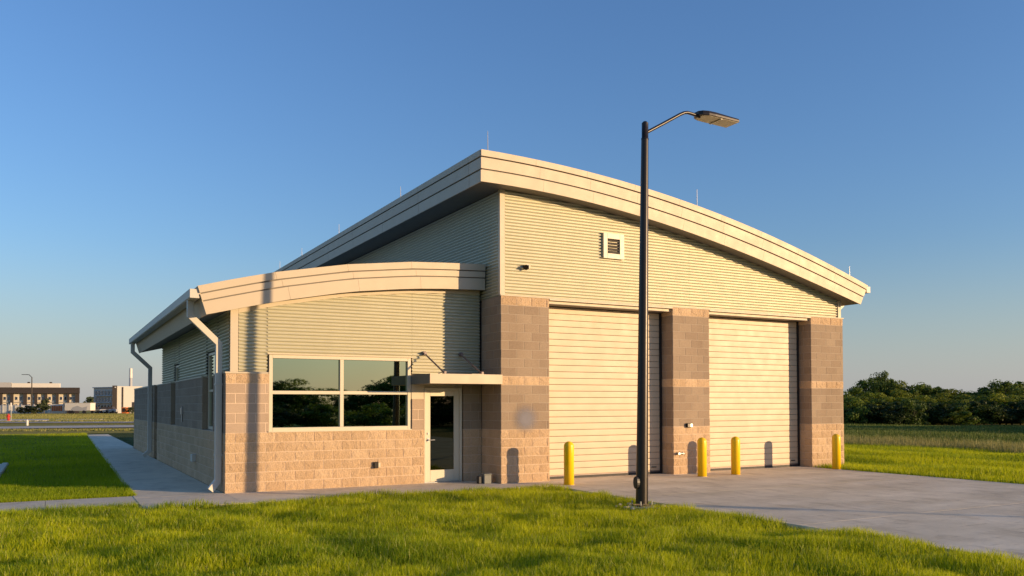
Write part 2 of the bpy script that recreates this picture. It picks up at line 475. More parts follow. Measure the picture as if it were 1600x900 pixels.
FR_T = (0, .22, .61, 1.0)
FR_L = (0, .27, .535, 1.0)
def front_panels(par, joints, top, bot, x0off, x1off, fr, y, nper, stag):
    """bands of bent sheet on a curved front edge; each sheet is a part"""
    a, b = joints[0], joints[-1]
    for k in range(3):
        js = [a]+[j+stag*k for j in joints[1:-1]]+[b]
        for j0, j1 in zip(js[:-1], js[1:]):
            m = MB(); vs = []; g = .004
            us = np.linspace(j0+(g/2 if j0 > a else 0), j1-(g/2 if j1 < b else 0), nper)
            pf = []
            for u in us:
                s = (u-a)/(b-a)
                xt = u
                xbm = a+x0off+(b+x1off-a-x0off)*s
                zt, zb = float(top(xt)), float(bot(xbm))
                def P(f):
                    return xt+(xbm-xt)*f, zt+(zb-zt)*f
                f0 = fr[k]+(.022 if k else 0); f1 = fr[k+1]-(.022 if k < 2 else 0)
                pf.append((P(f0), P(f1)))
            out = .0+.012*(2-k)                 # upper bands lap over the lower ones
            for (p0, p1) in pf:
                vs += [(p0[0], y-out, p0[1]), (p1[0], y-out, p1[1]), (p1[0], y+.028, p1[1]), (p0[0], y+.028, p0[1])]
            n = len(pf)
            fs = [(4*i+q, 4*i+4+q, 4*i+4+(q+1) % 4, 4*i+(q+1) % 4) for i in range(n-1) for q in range(4)]
            fs += [(0, 1, 2, 3), (4*n-4, 4*n-1, 4*n-2, 4*n-3)]
            m.add(vs, fs); m.build('fascia_panel', M['fascia'], par)
front_panels(rt, list(np.linspace(TX0-.012, TX1T, 10)), tall_top, tall_bot, 0, TX1B-TX1T, FR_T, YTF, 5, .12)
front_panels(rl, [2.56, 4.08, 5.62, 7.10, 8.965], low_top, low_bot, .17, 0, FR_L, YLF, 4, .10)
# left edge of the tall roof
zt0, zb0 = float(tall_top(TX0)), float(tall_bot(TX0))
js = [YTF+.031, YTF+.62]+list(np.linspace(YTF+3.6, YB, 7))
for k in range(3):
    z1 = zt0-(zt0-zb0)*(FR_T[k]+(.022 if k else 0)); z0 = zt0-(zt0-zb0)*(FR_T[k+1]-(.022 if k < 2 else 0))
    for i, (a, b) in enumerate(zip(js[:-1], js[1:])):
        MB().box(TX0-.012*(2-k), TX0+.029, a+(.006 if i else 0), b-.006, z0, z1).build('fascia_panel', M['fascia'], rt)
# slanted eave board and gutter of the low roof
eb = MB().extrude([(2.56, 4.155), (2.585, 4.16), (2.755, 3.605), (2.73, 3.60)], YLF+.031, YLB).build('eave_board', M['fascia'], rl)
def gutter(x0, x1, z0, z1, y0, y1, par):
    w = .012
    prof = [(x0, z1), (x0+.0, z0+.02), (x0+.02, z0), (x1, z0), (x1, z1), (x1-w, z1), (x1-w, z0+w), (x0+.02+w/2, z0+w), (x0+w, z0+.03), (x0+w, z1)]
    g = MB().extrude(prof, y0, y1)
    g.box(x0+.002, x1-.002, y0-.004, y0+.004, z0+.002, z1-.002); g.box(x0+.002, x1-.002, y1-.004, y1+.004, z0+.002, z1-.002)
    return g.build('gutter', M['gutter'], par)
gutter(2.42, 2.60, 3.92, 4.10, YLF+.02, YLB+.2, rl)
gutter(TX1T-.01, TX1T+.15, float(tall_top(TX1T))-.20, float(tall_top(TX1T))-.02, YTF+.02, YB, rt)
# air terminals along the roof edges
def terminal(x, y, z, h):
    m = MB(); m.tube([(x, y, z-.02), (x, y, z+.04)], .05, 8); m.tube([(x, y, z+.02), (x, y, z+h)], [.013, .006], 6)
    m.build('air_terminal', M['steel'], B)
for x, h in ((8.62, .56), (14.75, .60), (20.55, .50)):
    terminal(x, YTF+.35, float(tall_top(x)), h)
for y, h in ((21.6, .38), (27.2, .40), (31.9, .38), (35.4, .4)):
    terminal(TX0+.12, y, float(tall_top(TX0)), h)
terminal(4.0, 20.5, float(low_top(4.0)), .3)

# --- masonry
BLK = []                                            # every block: (matrix, width, height, kind, parent, pixel size)
def lay(part, origin, d, length, courses, stag=0, depth=.09, label=None, back=.16, bond=.4064, inset=.013):
    ox, oy = origin; dx, dy = d
    nx, ny = dy, -dx                                # outward normal
    z0 = courses[0][0]; z1 = courses[-1][0]+courses[-1][1]
    Mx = Matrix(((dx, -nx, 0, ox), (dy, -ny, 0, oy), (0, 0, 1, 0), (0, 0, 0, 1)))
    mb = MB(); kinds = []
    runs = []
    for z, h, kind in courses:
        if runs and runs[-1][2] == kind: runs[-1][1] = z+h
        else: runs.append([z, z+h, kind])
    for za, zb, kind in runs:
        mb.box(inset, length-inset, .004, back, za, zb-(.002 if zb > z1-.01 else 0), Mx); kinds += [1 if kind == 'smooth' else 0]*6
    o = mb.build(part, M['mortar'], B, label=label)
    o.data.materials.append(M['mortar_grey']); o.data.polygons.foreach_set('material_index', kinds)
    for i, (z, h, kind) in enumerate(courses):
        s = -(bond/2 if (i+stag) % 2 else 0.)
        while s < length-.02:
            a = max(s, 0); b = min(s+bond, length)
            if b-a > .05:
                c = Mx @ Vector(((a+b)/2, 0, z+h/2))
                BLK.append((Mx @ Matrix.Translation((a+.0065, 0, z+.0065)), b-a-.013, h-.013, kind, o, depth, c, d))
            s += bond
    return o
SPLIT6 = [(i*C8, C8, 'split') for i in range(6)]
LOW12 = SPLIT6+[(i*C8, C8, 'pale') for i in range(6, 11)]+[(11*C8, C8, 'split')]
TALL21 = SPLIT6+[(i*C8, C8, 'smooth') for i in range(6, 11)]+[(11*C8, C8, 'split')]+[(i*C8, C8, 'smooth') for i in range(12, 20)]+[(20*C8, C8, 'split')]
SIDE12 = SPLIT6+[(i*C8, C8, 'smooth') for i in range(6, 12)]
P1, P2L, P2R, P3L = 10.26, 13.95, 15.18, 18.96
lay('block_pier', (XT, YT), (1, 0), P1-XT, TALL21, 0, back=.5, label='left block pier beside the entrance')
lay('block_pier', (P2L, YT), (1, 0), P2R-P2L, TALL21, 1, back=.5, label='block pier between the two roller doors')
lay('block_pier', (P3L, YT), (1, 0), XR-P3L, TALL21, 0, back=.5, label='block pier right of the right roller door')
lay('pier_return', (P2L, YT+.47), (0, -1), .47, TALL21, 1, inset=.01)
lay('pier_return', (P3L, YT+.47), (0, -1), .47, TALL21, 0, inset=.01)
NK = [(i*C8, C8, 'smooth') for i in range(21)]
lay('nook_wall', (XT, YF), (0, -1), YF-YT, SPLIT6+NK[6:], 1, inset=.01, label='shaded side of the tall wing beside the entrance door')
# low front
WX0, WX1, DX0, DX1 = 4.02, 7.20, 7.51, 8.47
lay('block_wall', (XL, YF), (1, 0), DX0-XL, SPLIT6, 0, back=.2)
lay('block_pier', (XL, YF), (1, 0), WX0-XL, LOW12[6:], 0, back=.2, label='short block pier left of the wide window')
lay('block_pier', (WX1, YF), (1, 0), DX0-WX1, [(6*C8+i*.233, .233, 'pale') for i in range(3)], 0, back=.2, bond=.33, label='narrow block pier between window and door')
lay('block_wall', (DX1+.02, YF), (1, 0), XT-DX1-.02, SPLIT6+[(i*C8, C8, 'smooth') for i in range(6, 12)], 1, back=.2, label='block wall right of the entrance door')
# left side wall with its openings (runs towards the camera)
W1A, W1B, W2A, W2B, DRA, DRB, WEND = 19.30, 20.75, 25.55, 26.55, 30.1, 31.0, 38.7
def side(y1, y0, cs, st=0, label=None):
    return lay('block_wall', (XL, y1), (0, -1), y1-y0, cs, st, back=.2, inset=.01, label=label)
side(DRA, YF, SPLIT6, 0)
side(W1A, YF, SIDE12[6:], 0)
side(W2A, W1B, SIDE12[6:], 0)
side(DRA, W2B, SIDE12[6:], 0)
side(WEND, DRB, SIDE12, 1, 'screen wall beyond the far downspout')
# jambs facing the camera at the far side of each opening
for y in (W1B, W2B): 
    MB().box(XL+.02, XL+.2, y+.008, y+.06, 6*C8, 12*C8-.01).build('jamb', M['smooth'], B)
MB().box(XL+.02, XL+.9, DRB+.008, DRB+.06, 0, 12*C8-.01).build('jamb', M['smooth'], B)
# caps on top of the block
def cap(x0, x1, y0, y1, z, h=.035): MB().box(x0, x1, y0, y1, z, z+h).build('ledge_cap', M['trim'], B, bevel=.004)
cap(XL-.012, WX0-.02, YF-.014, YF+.14, 12*C8+.001)
cap(XL-.014, XL+.14, YF+.142, W1A-.02, 12*C8+.001); cap(XL-.014, XL+.14, W1B+.01, W2A-.01, 12*C8+.001); cap(XL-.014, XL+.14, W2B+.01, DRA-.01, 12*C8+.001)
cap(XL-.014, XL+.3, DRB, WEND, 12*C8+.001, .05)
cap(XT-.012, XR+.03, YT-.018, YT+.05, 21*C8+.001, .03)

def block_data(kind, w, h, dep, rng):
    """verts, faces of one block, face looking to -y at y=0"""
    if kind != 'split':
        c = .004; y = rng.uniform(-.0015, .0015)
        vs = [(0, y+c, 0), (w, y+c, 0), (w, y+c, h), (0, y+c, h), (c, y, c), (w-c, y, c), (w-c, y, h-c), (c, y, h-c),
              (0, dep, 0), (w, dep, 0), (w, dep, h), (0, dep, h)]
        fs = [(4, 5, 6, 7), (0, 1, 5, 4), (1, 2, 6, 5), (2, 3, 7, 6), (3, 0, 4, 7), (0, 8, 9, 1), (1, 9, 10, 2), (2, 10, 11, 3), (3, 11, 8, 0)]
        return vs, fs
    nx = max(3, int(w/.065)); nz = 3
    vs = []
    for k in range(nz+1):
        for i in range(nx+1):
            e = i in (0, nx) or k in (0, nz)
            y = rng.uniform(-.006, .001) if e else rng.uniform(-.014, -.003)
            jx = 0 if i in (0, nx) else rng.uniform(-.3, .3)*w/nx
            jz = 0 if k in (0, nz) else rng.uniform(-.3, .3)*h/nz
            vs.append((w*i/nx+jx, y, h*k/nz+jz))
    W_ = nx+1
    fs = []
    for k in range(nz):
        for i in range(nx):
            a, b, c_, d_ = k*W_+i, k*W_+i+1, (k+1)*W_+i+1, (k+1)*W_+i
            fs += [(a, b, c_), (a, c_, d_)] if rng.random() < .5 else [(a, b, d_), (b, c_, d_)]
    n = len(vs)
    vs += [(0, dep, 0), (w, dep, 0), (w, dep, h), (0, dep, h)]
    fs += [tuple(range(nx, -1, -1))+(n, n+1), tuple(nz*W_+i for i in range(nx+1))+(n+2, n+3),
           tuple(k*W_ for k in range(nz+1))+(n+3, n), tuple(k*W_+nx for k in range(nz, -1, -1))+(n+1, n+2)]
    return vs, fs

vd = Vector((math.sin(YAW), math.cos(YAW), 0))
def shown(b):
    c, d = b[6], b[7]
    F = max(1., c.dot(vd)); dirn = Vector((c.x, c.y, 0)).normalized()
    nrm = Vector((d[1], -d[0], 0))
    return b[1]*b[2]*abs(nrm.dot(dirn))/F**2
order = sorted(range(len(BLK)), key=lambda i: -shown(BLK[i]))
cache = {}; rb = random.Random(5)
stuffv = {'split': ([], [], []), 'smooth': ([], [], []), 'pale': ([], [], [])}
for rank, i in enumerate(order):
    Mx, w, h, kind, par, dep, c, d = BLK[i]
    if rank < 300:
        key = (kind, round(w, 2), round(h, 2), rb.randrange(16 if kind == 'split' else 4))
        if key not in cache:
            m = MB(); vs, fs = block_data(kind, w, h, dep, rb); m.add(vs, fs)
            cache[key] = m.mesh('block', M[kind])
        o = link('block', cache[key], par); o.matrix_local = Mx
    else:
        V, F, R = stuffv[kind]; n = len(V)
        vs, fs = block_data(kind, w, h, dep, rb); r = rb.random()
        V += [tuple(Mx @ Vector(p)) for p in vs]; F += [tuple(q+n for q in f) for f in fs]; R += [r]*len(vs)
V = []; F = []; R = []; MI = []
for mi, k in enumerate(('split', 'smooth', 'pale')):
    n = len(V); V += stuffv[k][0]; F += [tuple(q+n for q in f) for f in stuffv[k][1]]; R += stuffv[k][2]; MI += [mi]*len(stuffv[k][1])
me = bpy.data.meshes.new('block_courses'); me.from_pydata(V, [], F)
me.materials.append(M['split']); me.materials.append(M['smooth']); me.materials.append(M['pale'])
me.polygons.foreach_set('material_index', MI)
at = me.attributes.new('rnd', 'FLOAT', 'POINT'); at.data.foreach_set('value', R)
bm = bmesh.new(); bm.from_mesh(me); bmesh.ops.recalc_face_normals(bm, faces=bm.faces); bm.to_mesh(me); bm.free()
link('block_courses', me, B, kind='stuff')

# --- cores behind the cladding, closing the volumes
xs = np.linspace(XT+.06, XR-.06, 20)
MB().extrude([(XT+.06, 0)]+[(XR-.06, 0)]+[(x, float(tall_bot(x))+.06) for x in xs[::-1]], YT+.56, YB-.3).build('wall_core', M['soffit'], B)
MB().extrude([(XT+.06, 4.17)]+[(XR-.06, 4.17)]+[(x, float(tall_bot(x))+.05) for x in xs[::-1]], YT+.07, YT+.58).build('door_header', M['trim'], B)
MB().extrude([(XL+.22, 0)]+[(XT+.03, 0)]+[(x, float(low_bot(x))+.05) for x in np.linspace(XT+.03, XL+.22, 8)], YF+.22, 30.0).build('wall_core', M['soffit'], B)
MB().box(XT+.03, XR-.03, YB-.32, YB-.2, 0, 4.6).build('block_wall', M['smooth'], B)
MB().box(XR-.11, XR-.02, YT+.2, YB-.3, 0, 4.27).build('block_wall', M['smooth'], B)

# --- corrugated siding
PITCHC = .074
def siding(axis, fixed, sgn, a0, a1, z0, top, cols=14):
    # rounded ribs, the lower flank of each longer than the upper
    pz = np.array([0, .07, .18, .34, .52, .75, .90]); pd = .022*np.array([.75, -.35, -1.0, -.45, .35, .95, 1.0])
    k = int((max(float(top(a0)), float(top(a1)), float(top((a0+a1)/2)))-z0)/PITCHC)+2
    zs = (z0+(np.arange(k)[:, None]+pz)*PITCHC).ravel(); ds = np.tile(pd, k); n = len(zs)
    As = np.linspace(a0, a1, cols+1)
    A, Z = np.meshgrid(As, zs)
    T = np.vectorize(lambda q: float(top(q)))(As)[None, :]
    Z = np.minimum(Z, T)
    D = fixed+sgn*ds[:, None]*np.ones_like(A)
    V = np.stack([A, D, Z] if axis == 'x' else [D, A, Z], -1).reshape(-1, 3)
    w = cols+1
    i = (np.arange(n-1)[:, None]*w+np.arange(cols)).ravel()
    Fq = np.stack([i, i+1, i+w+1, i+w], 1) if (axis == 'x') else np.stack([i, i+w, i+w+1, i+1], 1)
    me = big_mesh('corrugated_panel', V, Fq, M['siding'], smooth=True)
    return link('corrugated_panel', me, B)
ft = lambda x: tall_bot(x)+.03
siding('x', YT+.045, -1, XT+.13, P2L+.6, 21*C8+.04, ft, 20)
siding('x', YT+.045, -1, P2L+.603, XR-.20, 21*C8+.04, ft, 20)
fl = lambda x: low_bot(x)+.03
siding('x', YF+.065, -1, XL+.27, WX0-.03, 12*C8+.045, fl, 6)
siding('x', YF+.065, -1, WX0-.027, WX1+.03, 2.87, fl, 12)
siding('x', YF+.065, -1, WX1+.033, XT-.02, 2.50, fl, 8)
sidetop = lambda y: 3.74
siding('y', XL+.10, -1, YF+.07, W1A-.02, 12*C8+.04, sidetop, 2)
siding('y', XL+.10, -1, W1A-.02, W1B+.0, 3.02, sidetop, 2)
siding('y', XL+.10, -1, W1B+.0, W2A, 12*C8+.04, sidetop, 2)
siding('y', XL+.10, -1, W2A, W2B, 2.98, sidetop, 2)
siding('y', XL+.10, -1, W2B, 29.6, 12*C8+.04, sidetop, 2)
siding('y', XT+.045, -1, YT+.06, YB-.3, 4.25, lambda y: float(tall_bot(XT))+.02, 2)
# corner trims and edge trims
MB().box(XT-.004, XT+.125, YT+.022, YT+.07, 21*C8+.032, float(tall_bot(XT+.06))+.02).build('corner_trim', M['trim'], B, bevel=.003)
MB().box(XT+.012, XT+.05, YT+.071, YT+.14, 21*C8+.032, float(tall_bot(XT))+.02).build('corner_trim', M['trim'], B)
MB().box(XR-.175, XR-.055, YT+.012, YT+.07, 21*C8+.032, float(tall_bot(XR-.1))+.02).build('corner_trim', M['trim'], B, bevel=.003)
MB().box(XL+.095, XL+.255, YF+.03, YF+.085, 12*C8+.037, float(low_bot(XL+.2))+.03).build('corner_trim', M['trim'], B, bevel=.003)
# bent trim that follows the low roof above the siding
xs = np.linspace(XL+.26, XT-.03, 14)
MB().extrude([(x, float(low_bot(x))+.01) for x in xs]+[(x, float(low_bot(x))-.075) for x in xs[::-1]], YF+.038, YF+.07).build('curved_trim', M['trim'], B)
# drip edge above both door openings
for a, b in ((P1+.004, P2L-.004), (P2R+.004, P3L-.004)):
    MB().box(a, b, YT-.02, YT+.06, 4.235, 4.266).build('head_trim', M['trim'], B)
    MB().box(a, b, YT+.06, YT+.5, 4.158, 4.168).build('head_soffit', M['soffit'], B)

# --- roller doors
DY = YT+.46
SL = .1563
def slat_mesh(w):
    p = [(-.004, .003), (-.012, .008), (-.013, .04), (-.013, SL-.04), (-.012, SL-.008), (-.004, SL-.004), (.022, SL-.004), (.022, .003)]
    m = MB(); m.extrude(p, 0, w, 'x'); return m.mesh('slat', M['door_slat'])
for a, b, lab in ((P1, P2L, 'left roller door, partly hidden by the lamp pole'), (P2R, P3L, 'right roller door')):
    D = MB().box(a+.004, b-.004, DY+.03, DY+.06, 0, 4.2).build('roller_door', M['groove'], B, label=lab)
    sm = slat_mesh(b-a-.17)
    for i in range(26):
        o = link('slat', sm, D); o.location = (a+.085, DY+random.uniform(-.0015, .0015), .082+i*SL)
    MB().box(a+.08, b-.08, DY-.012, DY+.025, .056, .082).build('bottom_rail', M['rod'], D)
    MB().box(a+.08, b-.08, DY-.016, DY+.02, .001, .055).build('weather_strip', M['rubber'], D)
    MB().box(a+.012, a+.082, DY-.03, DY+.028, .001, 4.155).build('guide_rail', M['black'], D)
    MB().box(b-.082, b-.012, DY-.03, DY+.028, .001, 4.155).build('guide_rail', M['black'], D)
    h = MB().box(b-.36, b-.20, DY-.03, DY-.013, .16, .185); h.build('lift_handle', M['black'], D, bevel=.004)
# --- wide window
GY = YF+.10
Wn = MB()
for x0, x1, z0, z1 in ((WX0, WX0+.075, 1.226, 2.85), (WX1-.085, WX1-.008, 1.226, 2.85), (WX0+.076, WX1-.086, 2.775, 2.85), (WX0+.076, WX1-.086, 1.226, 1.315)):
    Wn.box(x0, x1, YF+.03, YF+.16, z0, z1)
win = Wn.build('window', M['frame'], B, bevel=.004, label='wide four pane window beside the entrance')
MB().box(5.545, 5.625, YF+.036, YF+.15, 1.316, 2.774).build('mullion', M['frame'], win, bevel=.003)
MB().box(WX0+.076, 5.544, YF+.04, YF+.15, 2.02, 2.092).build('transom_bar', M['frame'], win, bevel=.003)
MB().box(5.626, WX1-.086, YF+.04, YF+.15, 2.02, 2.092).build('transom_bar', M['frame'], win, bevel=.003)
for x0, x1 in ((WX0+.076, 5.545), (5.625, WX1-.086)):
    for z0, z1 in ((1.315, 2.02), (2.092, 2.775)):
        MB().box(x0-.01, x1+.01, GY, GY+.012, z0-.01, z1+.01).build('pane', M['glass'], win)
MB().box(WX0-.02, WX1, YF-.02, YF+.06, 1.2205, 1.2255+.02).build('window_sill', M['frame'], win, bevel=.003)
MB().box(WX0-.035, WX1+.03, YF+.0, YF+.07, 2.851, 2.872).build('head_flashing', M['trim'], win)
# --- side windows
for y0, y1, zt in ((W1A, W1B, 3.0), (W2A, W2B, 2.95)):
    f = MB()
    for a, b, z0, z1 in ((y0, y0+.06, 1.23, zt), (y1-.06, y1, 1.23, zt), (y0+.061, y1-.061, zt-.06, zt), (y0+.061, y1-.061, 1.23, 1.30)):
        f.box(XL+.13, XL+.22, a, b, z0, z1)
    f = f.build('window', M['frame'], B, bevel=.003, label='narrow window in the shaded side wall')
    MB().box(XL+.165, XL+.175, y0+.05, y1-.05, 1.28, zt-.05).build('pane', M['glass'], f)
    MB().box(XL+.14, XL+.21, y0+.061, y1-.061, 2.1, 2.15).build('transom_bar', M['frame'], f)
# --- entrance door
dr = MB()
for x0, x1, z0, z1 in ((DX0+.006, DX0+.065, 0, 2.18), (DX1-.065, DX1, 0, 2.18), (DX0+.066, DX1-.066, 2.11, 2.18)):
    dr.box(x0, x1, YF+.02, YF+.16, z0, z1)
door = dr.build('entrance_door', M['doorpaint'], B, bevel=.004, label='cream glazed entrance door under the canopy')
lf = MB()
for x0, x1, z0, z1 in ((DX0+.07, DX0+.165, .02, 2.105), (DX1-.20, DX1-.07, .02, 2.105), (DX0+.166, DX1-.201, 1.99, 2.105), (DX0+.166, DX1-.201, .02, .29)):
    lf.box(x0, x1, YF+.045, YF+.09, z0, z1)
leaf = lf.build('door_leaf', M['doorpaint'], door, bevel=.003)
MB().box(DX0+.155, DX1-.19, YF+.062, YF+.072, .28, 2.0).build('glass_pane', M['doorglass'], door)
hd = MB(); hd.tube([(DX0+.11, YF+.045, .98), (DX0+.11, YF-.03, .98)], .018, 8); hd.tube([(DX0+.11, YF-.025, .98), (DX0+.25, YF-.025, .985)], .012, 8)
hd.box(DX0+.085, DX0+.135, YF+.034, YF+.046, .93, 1.03)
hd.build('lever_handle', M['steel'], door)
MB().tube([(DX0+.11, YF+.045, 1.13), (DX0+.11, YF+.02, 1.13)], .024, 10).build('lock_cylinder', M['steel'], door)
MB().box(DX0+.0, DX1, YF-.0, YF+.2, .001, .018).build('threshold', M['steel'], door)
# panel between pier head and canopy, and wall under the canopy
MB().box(WX1+.004, DX0-.004, YF+.02, YF+.12, 6*C8+.70, 2.30).build('infill_panel', M['trim'], B)
MB().box(DX0-.003, XT-.004, YF+.06, YF+.2, 2.185, 2.49).build('infill_panel', M['trim'], B)
MB().box(WX1+.02, DX1, YF+.165, YF+.215, 0, 2.5).build('wall_core', M['soffit'], B)
# --- canopy
cn = MB().box(7.20, XT-.008, YT-.08, YF+.03, 2.262, 2.445).build('entrance_canopy', M['trim'], B, bevel=.006, label='flat cream canopy hung on two rods above the door')
MB().box(7.19, XT-.006, YT-.095, YT-.079, 2.25, 2.465).build('canopy_edge', M['fascia'], cn, bevel=.002)
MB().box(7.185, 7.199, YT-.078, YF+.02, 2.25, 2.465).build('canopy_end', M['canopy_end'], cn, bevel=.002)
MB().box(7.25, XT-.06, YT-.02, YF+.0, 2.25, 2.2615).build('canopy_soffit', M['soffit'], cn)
for x, xb in ((7.52, 7.64), (8.44, 8.56)):
    r = MB(); r.tube([(x, YF+.0, 2.955), (xb, YT+.17, 2.50)], .019, 8)
    r.tube([(x, YF+.06, 2.965), (x, YF-.01, 2.965)], .05, 10)
    r.box(x-.03, x+.03, YF-.05, YF+.0, 2.93, 2.985)
    r = r.build('hanger_rod', M['rod'], cn)
    MB().box(xb-.03, xb+.035, YT+.10, YT+.2, 2.446, 2.535).build('rod_bracket', M['rod'], r, bevel=.008)
MB().box(8.22, 8.52, YT-.05, YT+.1, 2.446, 2.475).build('canopy_clip', M['trim'], cn)
# --- downspouts
def downspout(pts, y, foot, label):
    m = MB(); m.sweep([(p[0], y, p[1]) for p in pts]+[(foot[0], y-foot[2], foot[1])], .135, .125, (0, 1, 0))
    d = m.build('downspout', M['gutter'], B, bevel=.004, label=label)
    s = 1 if pts[-1][0] > pts[0][0] else -1
    x = pts[-1][0]
    for z in (2.2, .75):
        MB().box(x-.070, x+.070, y-.08, y+.08, z, z+.04).build('pipe_strap', M['gutter'], d)
    return d
downspout([(2.50, 3.93), (2.50, 3.60), (3.058, 3.06), (3.058, .24)], 18.12, (2.90, .05, .05), 'downspout at the near corner of the low wing')
downspout([(2.50, 3.93), (2.50, 3.62), (3.058, 3.08), (3.058, .22)], 31.55, (2.86, .05, .05), 'downspout at the far end of the low wing')
xg = TX1T+.07
downspout([(xg, 5.02), (xg, 4.86), (XR+.075, 4.42), (XR+.075, .24)], 17.3, (XR+.3, .06, .1), 'downspout on the right side of the tall wing')
# --- fittings on the walls
vt = MB()
for x0, x1, z0, z1 in ((11.80, 11.92, 5.36, 5.98), (12.29, 12.42, 5.36, 5.98), (11.921, 12.289, 5.845, 5.98), (11.921, 12.289, 5.36, 5.485)):
    vt.box(x0, x1, YT-.03, YT+.06, z0, z1)
vt = vt.build('vent', M['frame'], B, bevel=.004, label='square louvred vent high on the tall front')
MB().box(11.91, 12.30, YT+.035, YT+.05, 5.47, 5.86).build('vent_back', M['black'], vt)
for i in range(5):
    z = 5.51+i*.07
    MB().add([(11.92, YT-.012, z), (12.29, YT-.012, z), (12.29, YT+.03, z+.045), (11.92, YT+.03, z+.045),
              (11.92, YT-.012, z+.008), (12.29, YT-.012, z+.008), (12.29, YT+.03, z+.053), (11.92, YT+.03, z+.053)],
             [(0, 3, 2, 1), (4, 5, 6, 7), (0, 1, 5, 4), (2, 3, 7, 6), (0, 4, 7, 3), (1, 2, 6, 5)]).build('louvre_blade', M['louvre'], vt)
fd = MB(); fd.tube([(9.63, YT+.06, 4.97), (9.63, YT-.03, 4.97)], .055, 12)
fd.tube([(9.63, YT-.02, 4.97), (9.60, YT-.07, 4.955), (9.585, YT-.10, 4.94)], [.03, .055, .062], 12)
fd = fd.build('floodlight', M['bronze'], B)
MB().tube([(9.655, YT-.03, 4.975), (9.69, YT-.08, 4.965)], [.045, .042], 12).build('sensor_eye', M['frame'], fd)
ob = MB().box(14.36, 14.53, YT-.075, YT+.02, 1.19, 1.30).build('outlet_box', M['bronze'], B, bevel=.01, label='dark outlet box on the middle pier')
MB().box(14.455, 14.52, YT-.082, YT-.074, 1.205, 1.285).build('outlet_cover', M['steel'], ob)
hb = MB(); hb.tube([(14.07, YT+.02, .53), (14.07, YT-.09, .53)], .035, 8); hb.tube([(14.07, YT-.06, .535), (14.24, YT-.07, .53)], .022, 8); hb.tube([(14.2, YT-.07, .57), (14.2, YT-.07, .49)], .016, 6)
hb.build('hose_tap', M['steel'], B)
fb = MB().box(6.29, 6.39, YF-.075, YF-.0, .39, .53).build('faucet_box', M['bronze'], B, bevel=.008)
MB().box(6.395, 6.44, YF-.05, YF-.0, .42, .51).build('faucet_cover', M['frame'], fb)
vb = MB().box(XL-.10, XL+.0, 21.6, 21.85, .42, .60).build('dryer_vent', M['gutter'], B, bevel=.01)
cp = MB(); cp.tube([(XL-.02, 24.0, 1.35), (XL-.02, 24.0, 1.75)], .02, 8); cp.box(XL-.05, XL, 23.9, 24.1, 1.55, 1.72)
cp.build('conduit', M['steel'], B)
em = MB(); n = 40
em.add([(.42*math.cos(2*math.pi*k/n), 0, .42*math.sin(2*math.pi*k/n)) for k in range(n)], [tuple(range(n))])
em = em.build('emblem', M['emblem'], B, label='round faded grey patch on the left pier'); em.location = (9.61, YT-.03, 1.46)

# ------------------------------------------------------------------ things near the building
ub = empty('utility_box', (8.72, 17.08, 0), label='small grey utility box on the walk in the nook beside the entrance door', cat='utility box')
MB().box(-.09, .09, -.09, .09, .0, .20).build('box_body', M['boxgrey'], ub, bevel=.008)
MB().box(-.10, .10, -.10, .10, .201, .225).build('lid', M['boxgrey'], ub, bevel=.006)
MB().box(-.20, -.12, -.03, .09, 0, .17).build('side_tank', M['black'], ub, bevel=.01)

def bollard_mesh():
    m = MB(); R = .114
    pr = [(R, -.02), (R, .86)]+[(R*math.cos(a), .86+R*.95*math.sin(a)) for a in np.linspace(.15, math.pi/2-.02, 7)]
    n = 24; vs = [(r*math.cos(2*math.pi*k/n), r*math.sin(2*math.pi*k/n), z) for r, z in pr for k in range(n)]
    fs = [(i*n+k, i*n+(k+1) % n, (i+1)*n+(k+1) % n, (i+1)*n+k) for i in range(len(pr)-1) for k in range(n)]
    fs += [tuple(range(n-1, -1, -1)), tuple((len(pr)-1)*n+k for k in range(n))]
    m.add(vs, fs, True)
    return m.mesh('bollard', M['yellow'])
bme = bollard_mesh()
sk = MB().tube([(0, 0, -.02), (0, 0, .004)], [.135, .130], 20, smooth=False).mesh('grout_collar', M['concrete'])
for x, y, lab in ((10.17, 15.86, 'yellow bollard in front of the left edge of the left roller door'),
                  (14.18, 16.02, 'yellow bollard in front of the block pier between the two roller doors'),
                  (15.30, 16.03, 'yellow bollard in front of the left edge of the right roller door'),
                  (18.94, 15.97, 'yellow bollard in front of the rightmost block pier, at the lawn edge')):
    o = link('bollard', bme, None, label=lab, cat='bollard', group='yellow bollards in front of the roller doors')
    o.location = (x, y, 0)
    link('grout_collar', sk, o)

